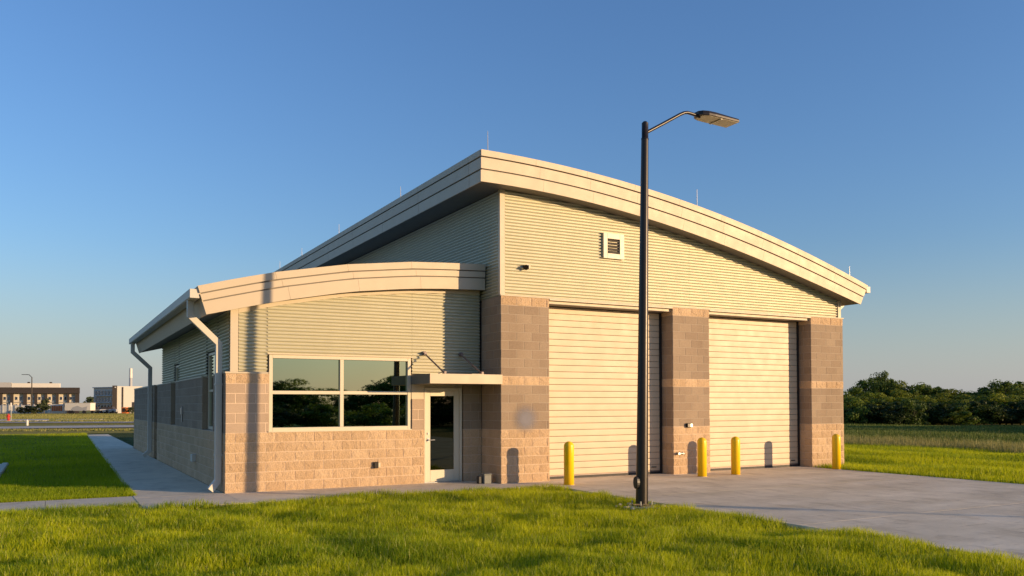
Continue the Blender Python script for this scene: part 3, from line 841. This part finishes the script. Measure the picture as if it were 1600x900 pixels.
# ------------------------------------------------------------------ the lamp
def lamp_post(name, loc, rz, lean, label, group, detail=True):
    L = empty(name, loc, rz, label=label, cat='street lamp', group=group)
    m = MB(); m.tube([(0, 0, .05), (lean*.47, 0, 3.2), (lean, 0, 6.52)], [.108, .087, .064], 20)
    m.build('pole', M['bronze'], L)
    m = MB(); m.tube([(lean, 0, 6.50), (lean+.002, 0, 6.525), (lean+.003, 0, 6.53), (lean+.006, 0, 6.80)], [.068, .068, .060, .060], 16)
    m.tube([(lean+.006, 0, 6.80), (lean+.006, 0, 6.83)], [.060, .03], 16)
    m.build('pole_cap', M['bronze'], L)
    m = MB(); a = lean
    pts = [(a+.04, 0, 6.64), (a+.42, 0, 6.86), (a+.80, 0, 7.085), (a+.90, 0, 7.135), (a+.98, 0, 7.155), (a+1.08, 0, 7.150), (a+1.28, 0, 7.125)]
    m.tube(pts, .030, 12); m.build('arm', M['bronze'], L)
    h = MB(); hx = a+1.20
    # housing: rounded rear, straight sides, thin at the front
    pl = [(0.0, -.06), (.05, -.13), (.16, -.175), (.30, -.185), (.885, -.185), (.90, -.17), (.90, .17), (.885, .185), (.30, .185), (.16, .175), (.05, .13), (0.0, .06)]
    n = len(pl)
    def hz(x): return 7.15-.028*x/.98
    top = [(hx+x, y*.93, hz(x)+.055-.03*max(0, x-.3)) for x, y in pl]; mid = [(hx+x, y, hz(x)+.012) for x, y in pl]; bot = [(hx+x, y, hz(x)-.022) for x, y in pl]
    h.add(top+mid+bot, [(i, (i+1) % n, n+(i+1) % n, n+i) for i in range(n)]+[(n+i, n+(i+1) % n, 2*n+(i+1) % n, 2*n+i) for i in range(n)]+[tuple(range(n)), tuple(range(3*n-1, 2*n-1, -1))])
    h = h.build('lamp_head', M['bronze'], L)
    lens = MB()
    q = [(.06, -.10), (.18, -.155), (.88, -.165), (.88, .165), (.18, .155), (.06, .10)]
    lens.add([(hx+x, y, hz(x)-.0235) for x, y in q]+[(hx+x, y, hz(x)-.032) for x, y in q],
             [(i, (i+1) % 6, 6+(i+1) % 6, 6+i) for i in range(6)]+[tuple(range(6)), tuple(range(11, 5, -1))])
    lens.build('lamp_lens', M['lens'], h)
    if detail:
        lb = MB(); lb.add([(hx+.46, -.15, hz(.46)-.033), (hx+.50, -.15, hz(.5)-.033), (hx+.50, .15, hz(.5)-.033), (hx+.46, .15, hz(.46)-.033)], [(0, 1, 2, 3)])
        lb.box(hx+.455, hx+.49, -.16, .16, hz(.46)-.046, hz(.46)-.034); lb.build('lens_bar', M['frame'], h)
        MB().tube([(hx+.2, 0, 7.19), (hx+.2, 0, 7.245)], .04, 12).build('photocell', M['black'], h)
        MB().tube([(0, 0, -.1), (0, 0, .004)], [.25, .24], 28, smooth=False).build('footing', M['walk'], L)
        MB().box(-.14, .14, -.14, .14, .006, .026).build('base_plate', M['bronze'], L, bevel=.004)
        for sx in (-1, 1):
            for sy in (-1, 1):
                MB().tube([(sx*.12, sy*.12, .03), (sx*.12, sy*.12, .10)], .014, 6).build('anchor_bolt', M['steel'], L)
        hh = MB(); nn = 20
        ring = [(.062*math.cos(2*math.pi*k/nn), .11*math.sin(2*math.pi*k/nn)) for k in range(nn)]
        hh.extrude([(y, .42+z) for y, z in ring], -.145, -.08, 'x'); hh.build('hand_hole_cover', M['black'], L, bevel=.006)
        MB().tube([(.045, -.1, .06), (.043, -.1, .5)], .01, 6).build('ground_wire', M['bronze'], L)
    return L
LP = lamp_post('street_lamp', (9.14, 11.89, 0), 0, .115, 'tall dark bronze street lamp on the lawn edge before the left roller door', None)
# small pieces of broken footing and chippings round the base
for i in range(14):
    a = random.uniform(0, 6.28); r = random.uniform(.30, .5)
    s = random.uniform(.015, .04)
    MB().box(-s, s, -s*.7, s*.7, -.02, s*.5).build('footing_chip', M['road'], LP, bevel=.006).matrix_local = Matrix.Translation((r*math.cos(a), r*math.sin(a), 0)) @ Matrix.Rotation(a*3, 4, 'Z')

# sign post standing off to the right; its long shadow crosses the driveway
sp = empty('sign_post', (24.9, -4.5, 0), label='plain steel sign post on the verge right of the driveway', cat='sign post')
MB().tube([(0, 0, -.1), (0, 0, 3.05)], .05, 10).build('post', M['steel'], sp)
MB().box(-.2, .2, -.06, -.052, 2.45, 3.0).build('sign_plate', M['frame'], sp)

# ------------------------------------------------------------------ trees
ORD = ('first second third fourth fifth sixth seventh eighth ninth tenth eleventh twelfth thirteenth fourteenth fifteenth sixteenth '
       'seventeenth eighteenth nineteenth twentieth').split()
ORD += ['twenty-'+q for q in ORD[:9]]+['thirtieth']+['thirty-'+q for q in ORD[:9]]+['fortieth']
def crown_data(rng, rx, rz, n, leaf, lumps, droop=0.):
    """leaf faces spread over lumps inside an uneven crown of half width rx and half height rz, centre at 0"""
    cs = []
    for i in range(lumps):
        d = rng.normal(size=3); d /= np.linalg.norm(d)
        r = rng.uniform(.2, .8) if rng.random() < .8 else rng.uniform(.78, .93)
        cs.append((d[0]*rx*r, d[1]*rx*r, d[2]*rz*r, rng.uniform(.16, .46)*min(rx, rz)*(1.1-.35*r), rng.uniform(0, 1)))
    cs = np.array(cs)
    k = rng.integers(0, lumps, n)
    d = rng.normal(size=(n, 3)); d /= np.linalg.norm(d, axis=1)[:, None]
    rr = rng.uniform(.55, 1.12, n)**.8
    P = cs[k, :3]+d*(cs[k, 3]*rr)[:, None]*np.array([1.1, 1.1, .85])
    # tangent frame, leaves facing roughly outward
    nrm = d+rng.normal(size=(n, 3))*.55; nrm /= np.linalg.norm(nrm, axis=1)[:, None]
    u = np.cross(nrm, rng.normal(size=(n, 3))); u /= np.linalg.norm(u, axis=1)[:, None]
    w = np.cross(nrm, u)
    s = leaf*rng.uniform(.55, 1.3, n)[:, None]
    V = np.stack([P-u*s, P+w*s*.62, P+u*s, P-w*s*.62], 1).reshape(-1, 3)
    F = np.arange(4*n).reshape(-1, 4)
    tint = np.repeat(np.clip(cs[k, 4]*.55+rng.uniform(0, .5, n), 0, 1), 4)
    dry = np.repeat((rng.random(n) < .03)*.7, 4)
    return V, F, tint, dry

def tree_proto(seed, rx, H, n, leaf, lumps, mat, trunkh=None, name='crown'):
    rng = np.random.default_rng(seed)
    base = H*.02 if trunkh is None else trunkh
    rz = (H-base)/2
    V, F, tint, dry = crown_data(rng, rx, rz, n, leaf, lumps)
    V[:, 2] += base+rz
    V[:, 2] = np.maximum(V[:, 2], .05)
    cm = big_mesh('crown', V, F, mat, {'tint': tint, 'dry': dry})
    m = MB(); r0 = max(.05, H*.022)
    m.tube([(0, 0, -.2), (.02*H, .01*H, H*.3), (.0, .03*H, H*.62)], [r0*1.3, r0*.85, r0*.4], 8)
    rr = random.Random(seed)
    for q in range(6):
        a = rr.uniform(0, 6.28); z = H*rr.uniform(.2, .5); l = rx*rr.uniform(.5, .85)
        m.tube([(.012*H, .01*H, z), (l*.5*math.cos(a), l*.5*math.sin(a), z+H*.12), (l*math.cos(a), l*math.sin(a), z+H*.27)], [r0*.45, r0*.3, r0*.1], 5)
    tm = m.mesh('trunk', M['bark'])
    return cm, tm, H, rx
def put_tree(proto, name, pos, H, rx, rz, label, cat, group):
    cm, tm, h0, r0 = proto
    o = empty(name, pos, rz, label=label, cat=cat, group=group)
    o.scale = (rx/r0, rx/r0, H/h0)
    link('crown', cm, o); link('trunk', tm, o)
    return o
PT = [tree_proto(100+i, 2.2, 5., 9000, .105, 34+4*i, M['leaf'] if i % 3 else M['leaf_light'], -.35) for i in range(6)]
PB = [tree_proto(200+i, 1.8, 2.6, 4200, .105, 26, M['leaf_deep'] if i % 2 else M['leaf'], -.7) for i in range(4)]
def by_px(u, v, F):
    return world((u-800)/FPX*F, F), EYE+(632-v)/FPX*F
# (pixel column, top row, depth, half width, prototype, own label)
TL = [(1326, 603, 84, 2.2, 1, 'dark tree right beside the building corner'), (1343, 604, 88, 2.0, 2, None), (1357, 588, 90, 2.4, 4, None),
      (1376, 576, 92, 1.9, 5, 'tallest dark tree of the treeline, right of the building corner'), (1397, 592, 90, 2.3, 2, None), (1414, 599, 88, 2.2, 0, None),
      (1433, 596, 90, 2.3, 4, 'round topped dark tree right of the tallest tree'), (1452, 599, 88, 2.1, 1, None), (1470, 602, 90, 2.2, 5, None), (1487, 606, 88, 2.0, 3, None),
      (1504, 609, 90, 2.0, 2, None), (1521, 610, 92, 2.1, 4, None), (1538, 611, 90, 2.0, 1, None), (1553, 605, 88, 2.0, 5, None),
      (1569, 591, 88, 2.6, 4, 'tall tree near the right edge of the photo'), (1588, 590, 90, 2.5, 2, None), (1607, 596, 90, 2.6, 5, None), (1625, 600, 90, 2.5, 1, None),
      (1331, 618, 78, 2.0, 3, None), (1362, 617, 79, 2.3, 0, 'yellow green sunlit tree in front of the tallest dark tree'), (1385, 622, 77, 1.9, 1, None), (1410, 619, 79, 2.2, 3, None), (1432, 621, 78, 2.0, 0, None),
      (1456, 624, 77, 2.0, 2, None), (1480, 617, 79, 2.1, 0, None), (1508, 615, 80, 2.4, 3, 'pale green tree in the dip of the treeline'), (1530, 622, 78, 2.0, 1, None), (1556, 618, 79, 2.2, 0, None),
      (1580, 616, 79, 2.3, 3, None), (1604, 617, 79, 2.2, 2, None)]
rt_ = random.Random(3)
for u, v, F, rx, k, lab in TL:
    p, H = by_px(u, v, F)
    back = F > 82
    n_ = sum(1 for q in TL if (q[2] > 82) == back and q[0] <= u)
    put_tree(PT[k], 'tree', p, H*1.03, rx, rt_.uniform(0, 6.28),
             lab or ('taller tree of the back row beyond the field, %s from the building corner' if back else 'lower leafy tree of the front row beyond the field, %s from the building corner') % ORD[n_-1],
             'tree', 'trees of the back row beyond the field' if back else 'trees of the front row beyond the field')
u = 1318; ns_ = 0
while u < 1640:
    p, H = by_px(u, rt_.uniform(624, 640), rt_.uniform(71.5, 75.5))
    put_tree(PB[rt_.randrange(4)], 'shrub', p, H*1.05, rt_.uniform(1.5, 2.2), rt_.uniform(0, 6.28), 'dark shrub at the foot of the treeline, %s from the building corner' % ORD[ns_], 'shrub', 'shrubs at the foot of the treeline')
    u += rt_.uniform(9, 14); ns_ += 1
# the same belt runs on outside the frame on the right and shades the field
for i in range(17):
    put_tree(PT[rt_.randrange(6)], 'tree', (rt_.uniform(62, 70), 31-3.1*i+rt_.uniform(-.8, .8), 0), rt_.uniform(3.2, 4.6), rt_.uniform(2.2, 3.), rt_.uniform(0, 6.28),
             'tree of the belt beyond the right edge of the photo, %s from the edge' % ORD[i], 'tree', 'trees of the belt outside the picture on the right')
# trees across the road behind the camera, seen in the window glass
for i in range(22):
    x = -16+i*4.1+rt_.uniform(-1.5, 1.5)
    put_tree(PT[rt_.randrange(6)], 'tree', (x, -70+rt_.uniform(-9, 9), 0), rt_.choice((3.2, 3.6, 4.2, 5.0, 6.2)), rt_.uniform(3.4, 5.2), rt_.uniform(0, 6.28),
             'tree across the road behind the viewer, %s along its row' % ORD[i], 'tree', 'trees reflected in the window')

for i in range(26):  # unseen row added to hide the bright ground from the window reflection
    put_tree(PB[rt_.randrange(4)], 'shrub', (-18+i*3.5+rt_.uniform(-1, 1), -33+rt_.uniform(-2, 2), 0), rt_.uniform(1.8, 2.5), rt_.uniform(2.6, 3.4), rt_.uniform(0, 6.28),
             'shrub added behind the viewer to darken the window reflection, %s along its row' % ORD[i], 'shrub', 'shrubs reflected in the window')

# ------------------------------------------------------------------ far left: buildings, lamp, hydrant
def far_painted(n, c): return painted(n, c, .7, 0, .08, .6, 0)
M['fcream'] = far_painted('far_cream', (.66, .58, .44)); M['fbrown'] = far_painted('far_brown', (.036, .028, .025)); M['fgrey'] = far_painted('far_grey', (.40, .40, .40))
M['fwhite'] = far_painted('far_white', (.70, .66, .58)); M['fblue'] = far_painted('far_slate', (.58, .53, .46)); M['forange'] = far_painted('far_orange', (.62, .17, .04)); M['fred'] = painted('hydrant_red', (.55, .045, .03), .4, 0, .15, 8, 0)
def Rof(u, F): return (u-800)/FPX*F
def Zof(v, F): return EYE+(632.6-v)/FPX*F
# 1: cream flats behind a brown colonnade
F1 = 200.
b1 = empty('apartment_building', world(Rof(60, F1), F1), -YAW+.30, label='long cream apartment block behind a dark brown frame of columns, far left', cat='building')
r0 = Rof(60, F1)
lx = lambda u: Rof(u, F1)-r0
MB().box(lx(-60), lx(110), 1.3, 2.4, -.3, Zof(606, F1)).build('wall', M['fcream'], b1)
MB().box(lx(-60), lx(20), 1.3, 2.4, .01+Zof(606, F1), Zof(596.5, F1)).build('upper_storey', M['fgrey'], b1)
MB().box(lx(20.5), lx(88), 1.4, 2.4, .01+Zof(606, F1), Zof(597.5, F1)).build('upper_storey', M['fwhite'], b1)
MB().box(lx(-60), lx(117), .3, 1.25, Zof(613.5, F1), Zof(604.2, F1)).build('frame_beam', M['fbrown'], b1)
MB().box(lx(-60), lx(116.5), 1.251, 1.29, Zof(606.5, F1), Zof(605, F1)).build('roof', M['fbrown'], b1)
cols = ((-36, -32), (-14, -10), (4, 8.8), (20, 23.8), (38, 42.5), (53.5, 57), (68, 71), (83.5, 87), (99.5, 102), (111, 116.5))
for a, b in cols: MB().box(lx(a), lx(b), .62, 1.24, -.3, Zof(613.5, F1)).build('column', M['fbrown'], b1)
for (a, b), (c, d) in zip(cols[:-1], cols[1:]):
    w = c-b
    for q in (.30, .72):
        for v0, v1 in ((624, 618.5), (636, 630)):
            f = MB().box(lx(b+w*q-1.6), lx(b+w*q+1.6), 1.2, 1.29, Zof(v0, F1), Zof(v1, F1)).build('window', M['fwhite'], b1)
            MB().box(lx(b+w*q-1.2), lx(b+w*q+1.2), 1.14, 1.195, Zof(v0-.5, F1), Zof(v1+.5, F1)).build('pane', M['farglass'], f)
    MB().box(lx(b), lx(c), 1.0, 1.28, Zof(627.6, F1), Zof(626.6, F1)).build('balcony_slab', M['fgrey'], b1)
for u in (42, 73):
    MB().box(lx(u), lx(u+3), 1.6, 2.3, Zof(597.4, F1), Zof(595.4, F1)).build('rooftop_unit', M['fbrown'], b1)
# 2: second block, corner towards us
F2 = 205.
c2 = world(Rof(179, F2), F2)
b2 = empty('apartment_building', c2, -YAW, label='apartment block with shaded slate side and sunlit cream end, behind the low wing', cat='building')
def face2(name, mat, ang, w, dep, z0, z1, off=0.):
    """box whose front starts at the corner and runs off at an angle"""
    Mx = Matrix.Rotation(ang, 4, 'Z')
    return MB().box(0, w, 0+off, dep, z0, z1, Mx).build(name, mat, b2)
zT = Zof(602.5, F2)
LA = math.radians(180-32)
Ml = Matrix.Rotation(math.radians(-32), 4, 'Z')      # left wing runs left and away
MB().box(-8.7, -.05, 0, 9, -.3, Zof(605, F2), Ml).build('wall', M['fblue'], b2)
Mr = Matrix.Rotation(math.radians(24), 4, 'Z')
MB().box(0, 6.2, 0.02, 8, -.3, zT, Mr).build('end_wall', M['fwhite'], b2)
MB().box(1.6, 1.95, -.06, .0, 0, zT-.2, Mr).build('pilaster', M['fbrown'], b2)
MB().box(-.5, .55, -.25, .3, -.3, zT+.15, Mr).build('corner_post', M['fbrown'], b2)
MB().box(-8.9, .4, -.25, 9.2, Zof(605, F2)+.01, Zof(603.6, F2), Ml).build('roof', M['fgrey'], b2)
for i in range(6):
    for z in (1.0, 2.7, 4.4):
        f = MB().box(-8.0+i*1.3, -7.2+i*1.3, -.08, -.005, z, z+1.05, Ml).build('window', M['fgrey'], b2)
        MB().box(-7.92+i*1.3, -7.28+i*1.3, -.12, -.085, z+.08, z+.97, Ml).build('pane', M['farglass'], f)
for z in (2.35, 4.05):
    MB().box(-7.6, -1.2, -.5, -.01, z, z+.15, Ml).build('balcony_slab', M['fgrey'], b2)
MB().box(3.9, 5.6, -.06, .0, 0, 2.6, Mr).build('garage_opening', M['fbrown'], b2)
mp = world(Rof(204, 215), 215)
ms_ = empty('mast', mp, 0, label='slender white mast rising behind the slate and cream apartment block', cat='mast')
for i in range(5):
    z0 = i*2.25; m = MB().tube([(0, 0, z0-.2), (0, 0, z0+2.25)], [.42, .38], 10).build('mast_section', M['fwhite'] if i % 3 else M['fgrey'], ms_)
# low things along the far edge of the field
def far_box(name, u0, u1, v0, v1, F, dep, mat, label, cat, group=None, deco=None):
    o = empty(name, world(Rof((u0+u1)/2, F), F), -YAW, label=label, cat=cat, group=group)
    h = Rof(u1, F)-Rof((u0+u1)/2, F)
    MB().box(-h, h, 0, dep, Zof(v0, F) if v0 < 641 else 0, Zof(v1, F)).build('body', mat, o, bevel=.05)
    if deco: deco(o, h, F)
    return o
def d_fence(o, h, F):
    for i in range(12): 
        x = -h+2*h*(i+.5)/12; MB().box(x-.12, x+.12, -.12, -.005, 0, Zof(631, F)+.1).build('fence_post', M['fgrey'], o)
far_box('fence', -40, 78, 644, 632, 190., .2, M['fwhite'], 'long low white site fence in front of the brown colonnade', 'fence', deco=d_fence)
def d_banner(o, h, F):
    rr = random.Random(4)
    for i in range(5):
        x = -h*.55+i*h*.34
        MB().box(x-h*.13, x+h*.13, -.05, -.006, Zof(641, F), Zof(632.5+rr.uniform(0, 2), F)).build('banner_patch', M['forange'], o)
    for s in (-1, 1): MB().box(s*h*.95-.08, s*h*.95+.08, .21, .35, 0, Zof(630, F)).build('banner_post', M['fgrey'], o)
far_box('banner', 78, 98, 641, 630.5, 186., .2, M['fwhite'], 'white site banner with orange patches beside the white trailer', 'banner', deco=d_banner)
def d_trailer(o, h, F):
    MB().add([(-h*.55, -.03, Zof(641, F)), (h*.7, -.03, Zof(641, F)), (h*.75, -.03, Zof(634, F)), (h*.35, -.03, Zof(636, F)), (0, -.03, Zof(633, F)), (-h*.35, -.03, Zof(635.5, F))], [(0, 1, 2, 3, 4, 5)]).build('printed_panel', M['fgrey'], o)
    for x in (-.6, -.4, .5): MB().tube([(h*x, .3, .35), (h*x, -.05, .35)], .38, 12).build('wheel', M['black'], o)
    MB().box(-h, h, -.02, 2.3, Zof(629.2, F)+.002, Zof(628.8, F)+.05).build('roof_rail', M['fwhite'], o)
far_box('trailer', 101, 141.5, 640.5, 629.2, 184., 2.2, M['fwhite'], 'white box trailer with a grey printed side at the far edge of the field', 'trailer', deco=d_trailer)
def d_car(o, h, F):
    m = MB(); m.add([(-h*.7, .1, .95), (h*.55, .1, .95), (h*.35, .25, 1.5), (-h*.5, .25, 1.5), (-h*.7, 1.6, .95), (h*.55, 1.6, .95), (h*.35, 1.45, 1.5), (-h*.5, 1.45, 1.5)],
                    [(0, 1, 2, 3), (4, 7, 6, 5), (0, 3, 7, 4), (1, 5, 6, 2), (3, 2, 6, 7)]); m.build('cabin', M['louvre'], o)
    for x in (-.6, .6):
        for y in (0., 1.7): MB().tube([(h*x, y-.05, .33), (h*x, y+.1, .33)], .33, 12).build('wheel', M['black'], o)
for u, mat, lab in ((149, M['boxgrey'], 'dark parked car just right of the white trailer'), (163, M['fwhite'], 'pale parked car in front of the slate apartment wall'), (172, M['fgrey'], 'grey parked car left of the sunlit end wall')):
    o = empty('parked_car', world(Rof(u, 190), 190), -YAW, label=lab, cat='car', group='cars parked by the far apartments')
    MB().box(-1.1, 1.1, 0, 1.7, .3, .95).build('body', mat, o, bevel=.12); d_car(o, 1.1, 190)
def d_crate(o, h, F):
    MB().box(-h*.5, h*.5, -.06, -.006, .3, 1.2).build('door_panel', M['fbrown'], o)
far_box('skip', 190, 197.5, 641.5, 635.5, 188., 1.5, M['forange'], 'small orange skip against the sunlit apartment end wall', 'skip', deco=d_crate)
# far street lamp
F3 = 185.
lp = empty('street_lamp', world(Rof(49.5, F3), F3), -YAW, label='far dark street lamp in front of the brown colonnade, arm to the left', cat='street lamp')
H3 = Zof(588, F3)
MB().tube([(0, 0, -.1), (0, 0, H3)], [.16, .10], 10).build('pole', M['bronze'], lp)
MB().tube([(0, 0, H3-.1), (-.6, 0, H3+.5), (-1.1, 0, H3+.55), (-1.3, 0, H3+.55)], .07, 8).build('arm', M['bronze'], lp)
MB().box(-2.2, -1.2, -.2, .2, H3+.49, H3+.60).build('lamp_head', M['bronze'], lp, bevel=.03)
# fire hydrant on its pad
hy = empty('fire_hydrant', world(Rof(13.5, 103), 103, -.03), 0, label='red fire hydrant on the concrete pad at the far left', cat='hydrant')
MB().tube([(0, 0, 0), (0, 0, .06), (0, 0, .061), (0, 0, .60), (0, 0, .64), (0, 0, .74), (0, 0, .80)], [.21, .21, .14, .14, .18, .12, .04], 12).build('barrel', M['fred'], hy)
for a in (-1, 1): MB().tube([(a*.1, 0, .47), (a*.25, 0, .47)], .08, 8).build('nozzle', M['fred'], hy)
MB().tube([(0, -.1, .42), (0, -.27, .42)], .10, 8).build('nozzle', M['fred'], hy)
MB().tube([(0, 0, .80), (0, 0, .86)], .035, 5).build('cap_nut', M['fred'], hy)
s2 = empty('marker_post', world(Rof(17.7, 104), 104), 0, label='thin marker post standing beside the red fire hydrant', cat='post')
MB().tube([(0, 0, -.1), (0, 0, 2.15)], .035, 6).build('post', M['steel'], s2)
MB().box(-.08, .08, -.05, -.036, 1.7, 2.15).build('marker_plate', M['fwhite'], s2)
s3 = empty('marker_post', world(Rof(43, 80), 80), 0, label='short white marker post at the edge of the access road', cat='post')
MB().tube([(0, 0, -.1), (0, 0, .32)], .11, 8).build('post', M['fwhite'], s3)
MB().tube([(0, 0, .32), (0, 0, .46)], [.13, .05], 8).build('post_cap', M['fwhite'], s3)
PF = [tree_proto(300+i, 2.4, 5, 1500, .26, 18, M['leaf_far']) for i in range(2)]
for u, v, F, rx, lab, nm in ((69, 620.5, 182, 1.7, 'dense green tree right of the far street lamp', 'tree'), (45, 631, 183, 2.0, 'pale bush left of the far street lamp', 'shrub'),
                             (56, 632.5, 182, 1.6, 'low bush right behind the far street lamp foot', 'shrub'), (33, 634, 183, 1.2, 'small bush leftmost before the white fence', 'shrub'), (203, 634, 186, 1.1, 'dark bush by the sunlit apartment end wall', 'shrub')):
    p = world(Rof(u, F), F); put_tree(PF[0 if nm == 'tree' else 1], nm, p, Zof(v, F), rx, u, lab, 'tree' if nm == 'tree' else 'shrub', None)
# wooded rise between the two far blocks
rng = np.random.default_rng(77); Vs = []; Fs = []; Ts = []; n0 = 0
for i in range(60):
    r = rng.uniform(-170, 40); F = rng.uniform(330, 390); p = world(r, F)
    V_, F_, t_, d_ = crown_data(rng, 6, 4.0, 260, .8, 8)
    V_ += np.array([p.x, p.y, 3.2+rng.uniform(-1, 1)]); V_[:, 2] = np.maximum(V_[:, 2], 0)
    Vs.append(V_); Fs.append(F_+n0); Ts.append(t_); n0 += len(V_)
Vs = np.concatenate(Vs); link('distant_wood', big_mesh('distant_wood', Vs, np.concatenate(Fs), M['leaf_far'], {'tint': np.concatenate(Ts), 'dry': np.zeros(len(Vs))}), kind='stuff')

# ------------------------------------------------------------------ grass
def blades(name, n, sampler, zf, hf, wid, lean, mat, tintf, dryf, seg=2, seed=1):
    rng = np.random.default_rng(seed)
    x, y = sampler(rng, n)
    n = len(x)
    z = zf(x, y); h = hf(x, y, rng)
    a = rng.uniform(0, 2*np.pi, n); b = rng.uniform(0, 2*np.pi, n)
    l = h*np.abs(rng.normal(0, lean, n)); dx, dy = np.cos(b)*l, np.sin(b)*l
    w = wid*rng.uniform(.6, 1.3, n); wx, wy = np.cos(a)*w/2, np.sin(a)*w/2
    root = np.stack([x, y, z], 1); W2 = np.stack([wx, wy, 0*wx], 1)
    tip = root+np.stack([dx, dy, h], 1)
    tint = np.clip(tintf(x, y, rng), 0, 1); dry = np.clip(dryf(x, y, rng), 0, 1)
    i = np.arange(n)
    if seg == 2:
        mid = root+np.stack([dx*.33, dy*.33, h*.58], 1)
        V = np.stack([root-W2, root+W2, mid-W2*.8, mid+W2*.8, tip], 1).reshape(-1, 3)
        F = np.concatenate([np.stack([5*i, 5*i+1, 5*i+3], 1), np.stack([5*i, 5*i+3, 5*i+2], 1), np.stack([5*i+2, 5*i+3, 5*i+4], 1)])
        k = 5; tf = np.array([.35, .35, .8, .8, 1.])
    else:
        V = np.stack([root-W2, root+W2, tip], 1).reshape(-1, 3)
        F = np.stack([3*i, 3*i+1, 3*i+2], 1); k = 3
    return link(name, big_mesh(name, V, F, mat, {'tint': np.repeat(tint, k), 'dry': np.repeat(dry, k)}), kind='stuff')

def front_sampler(rng, n):
    x = rng.uniform(-4.5, 9.85, n); y = rng.uniform(4.3, 16.0, n)
    edge = .06*np.sin(x*3.1)+.05*np.sin(y*4.3+1)
    ok = (x < 9.70+.05*np.sin(y*5)+.04*np.sin(y*13)) & (y < 15.86+.06*np.sin(x*4)+.05*np.sin(x*11)) | ((x < 1.40) & (y < 16.72+.05*np.sin(x*5)) & (y > 15))
    d = np.hypot(x, y)
    ang = np.arctan2(x, y)-YAW
    ok &= (np.abs(ang) < .66)
    ok &= ((x-9.14)**2+(y-11.89)**2 > .25**2)
    ok &= rng.random(n) < np.clip(1.35-d/22, .5, 1)
    return x[ok], y[ok]
def front_h(x, y, rng):
    p = vnoise(x*1.3+5, y*1.5, 21)*.6+vnoise(x*3.4, y*3.9, 22)*.4
    return (.055+.115*p)*rng.uniform(.55, 1.4, len(x))
def front_t(x, y, rng):
    p = vnoise(x*.8+9, y*.9+2, 31)*.55+vnoise(x*2.7, y*2.9, 32)*.45
    return -.12+1.2*p+rng.normal(0, .2, len(x))
few = lambda f, v=.7: (lambda x, y, rng: (rng.random(len(x)) < f)*v)
blades('grass', 640000, front_sampler, hgt, front_h, .0075, .38, M['grass'], front_t, few(.09, .8), 2, 5)
# extra strip of lawn between the narrow walk and the front walk corner
def strip_sampler(rng, n):
    x = rng.uniform(-9, 1.40, n); y = rng.uniform(15.8, 16.72, n); return x, y
blades('grass', 22000, strip_sampler, lambda x, y: -.05+0*x, front_h, .008, .35, M['grass'], front_t, few(.05), 1, 6)
lawn_sheet('lawn', -9, 1.44, 15.89, 16.74, .5, M['soil'], lambda x, y: -.05+0*x)
def left_sampler(rng, n):
    y = 18.26+(rng.random(n)**1.9)*44; x = 1.52+.6*(y-17.8)/40-.02-rng.random(n)**1.2*(5+(y-18)*.35)
    ok = ~((x > -4.7) & (x < -1.05) & (y > 23.8) & (y < 30.5))
    return x[ok], y[ok]
blades('grass', 190000, left_sampler, lambda x, y: -.05+0*x, lambda x, y, r: (.06+.05*vnoise(x, y, 8))*r.uniform(.6, 1.35, len(x)), .012, .4, M['grass'],
       lambda x, y, r: .1+.6*vnoise(x*.6, y*.5, 33)+r.normal(0, .14, len(x)), few(.03), 1, 7)
def right_sampler(rng, n):
    x = 18.99+rng.random(n)*12.2; y = rng.uniform(2, 48, n)
    ok = ~((x < 20.6) & (y > YT)) & (np.arctan2(x, y)-YAW > .30) & (np.arctan2(x, y)-YAW < .70)
    return x[ok], y[ok]
blades('grass', 330000, right_sampler, lambda x, y: -.06+.16*(vnoise(x*.42, y*.3, 9)-.5), lambda x, y, r: (.06+.14*vnoise(x*.8, y*.45, 10))*r.uniform(.6, 1.3, len(x)), .018, .35, M['grass'],
       lambda x, y, r: .05+.95*vnoise(x*.8, y*.35, 34)+r.normal(0, .14, len(x)), few(.03), 1, 8)
def tan_sampler(rng, n):
    y = rng.uniform(8, 46, n); x = 30.4+rng.random(n)*4.2+.5*np.sin(y*.7)
    ok = np.arctan2(x, y)-YAW > .30
    return x[ok], y[ok]
blades('tall_grass', 36000, tan_sampler, lambda x, y: -.08+0*x, lambda x, y, r: (.18+.26*vnoise(x*.5, y*.7, 12))*r.uniform(.5, 1.3, len(x)), .028, .3, M['tallgrass'],
       lambda x, y, r: r.uniform(0, 1, len(x)), lambda x, y, r: r.uniform(0, .75, len(x))**1.5, 1, 9)
def weed_sampler(rng, n):
    x = 34+rng.random(n)*30; y = x*rng.uniform(.42, 1.0, n)
    return x, y
blades('field_weeds', 95000, weed_sampler, lambda x, y: -.1+0*x, lambda x, y, r: (.12+.5*vnoise(x*.22, y*.16, 13)**2)*r.uniform(.5, 1.3, len(x)), .07, .45, M['weeds'],
       lambda x, y, r: .1+.7*vnoise(x*.3, y*.2, 14)+r.normal(0, .15, len(x)), few(.06, .8), 1, 10)
def far_sampler(rng, n):
    F = rng.uniform(62, 185, n); r = F*rng.uniform(-.70, -.42, n)
    s, c = math.sin(YAW), math.cos(YAW)
    x, y = r*c+F*s, -r*s+F*c
    ok = ((F < 66) | (F > 96)) & ~((F < 116) & (F > 100) & (r < -.55*F))
    return x[ok], y[ok]
blades('field_grass', 60000, far_sampler, lambda x, y: -.1+0*x, lambda x, y, r: (.06+.14*vnoise(x*.1, y*.1, 15))*r.uniform(.6, 1.3, len(x)), .14, .5, M['tallgrass'],
       lambda x, y, r: .2+.6*vnoise(x*.05, y*.04, 16)+r.normal(0, .15, len(x)), few(.25, .5), 1, 11)
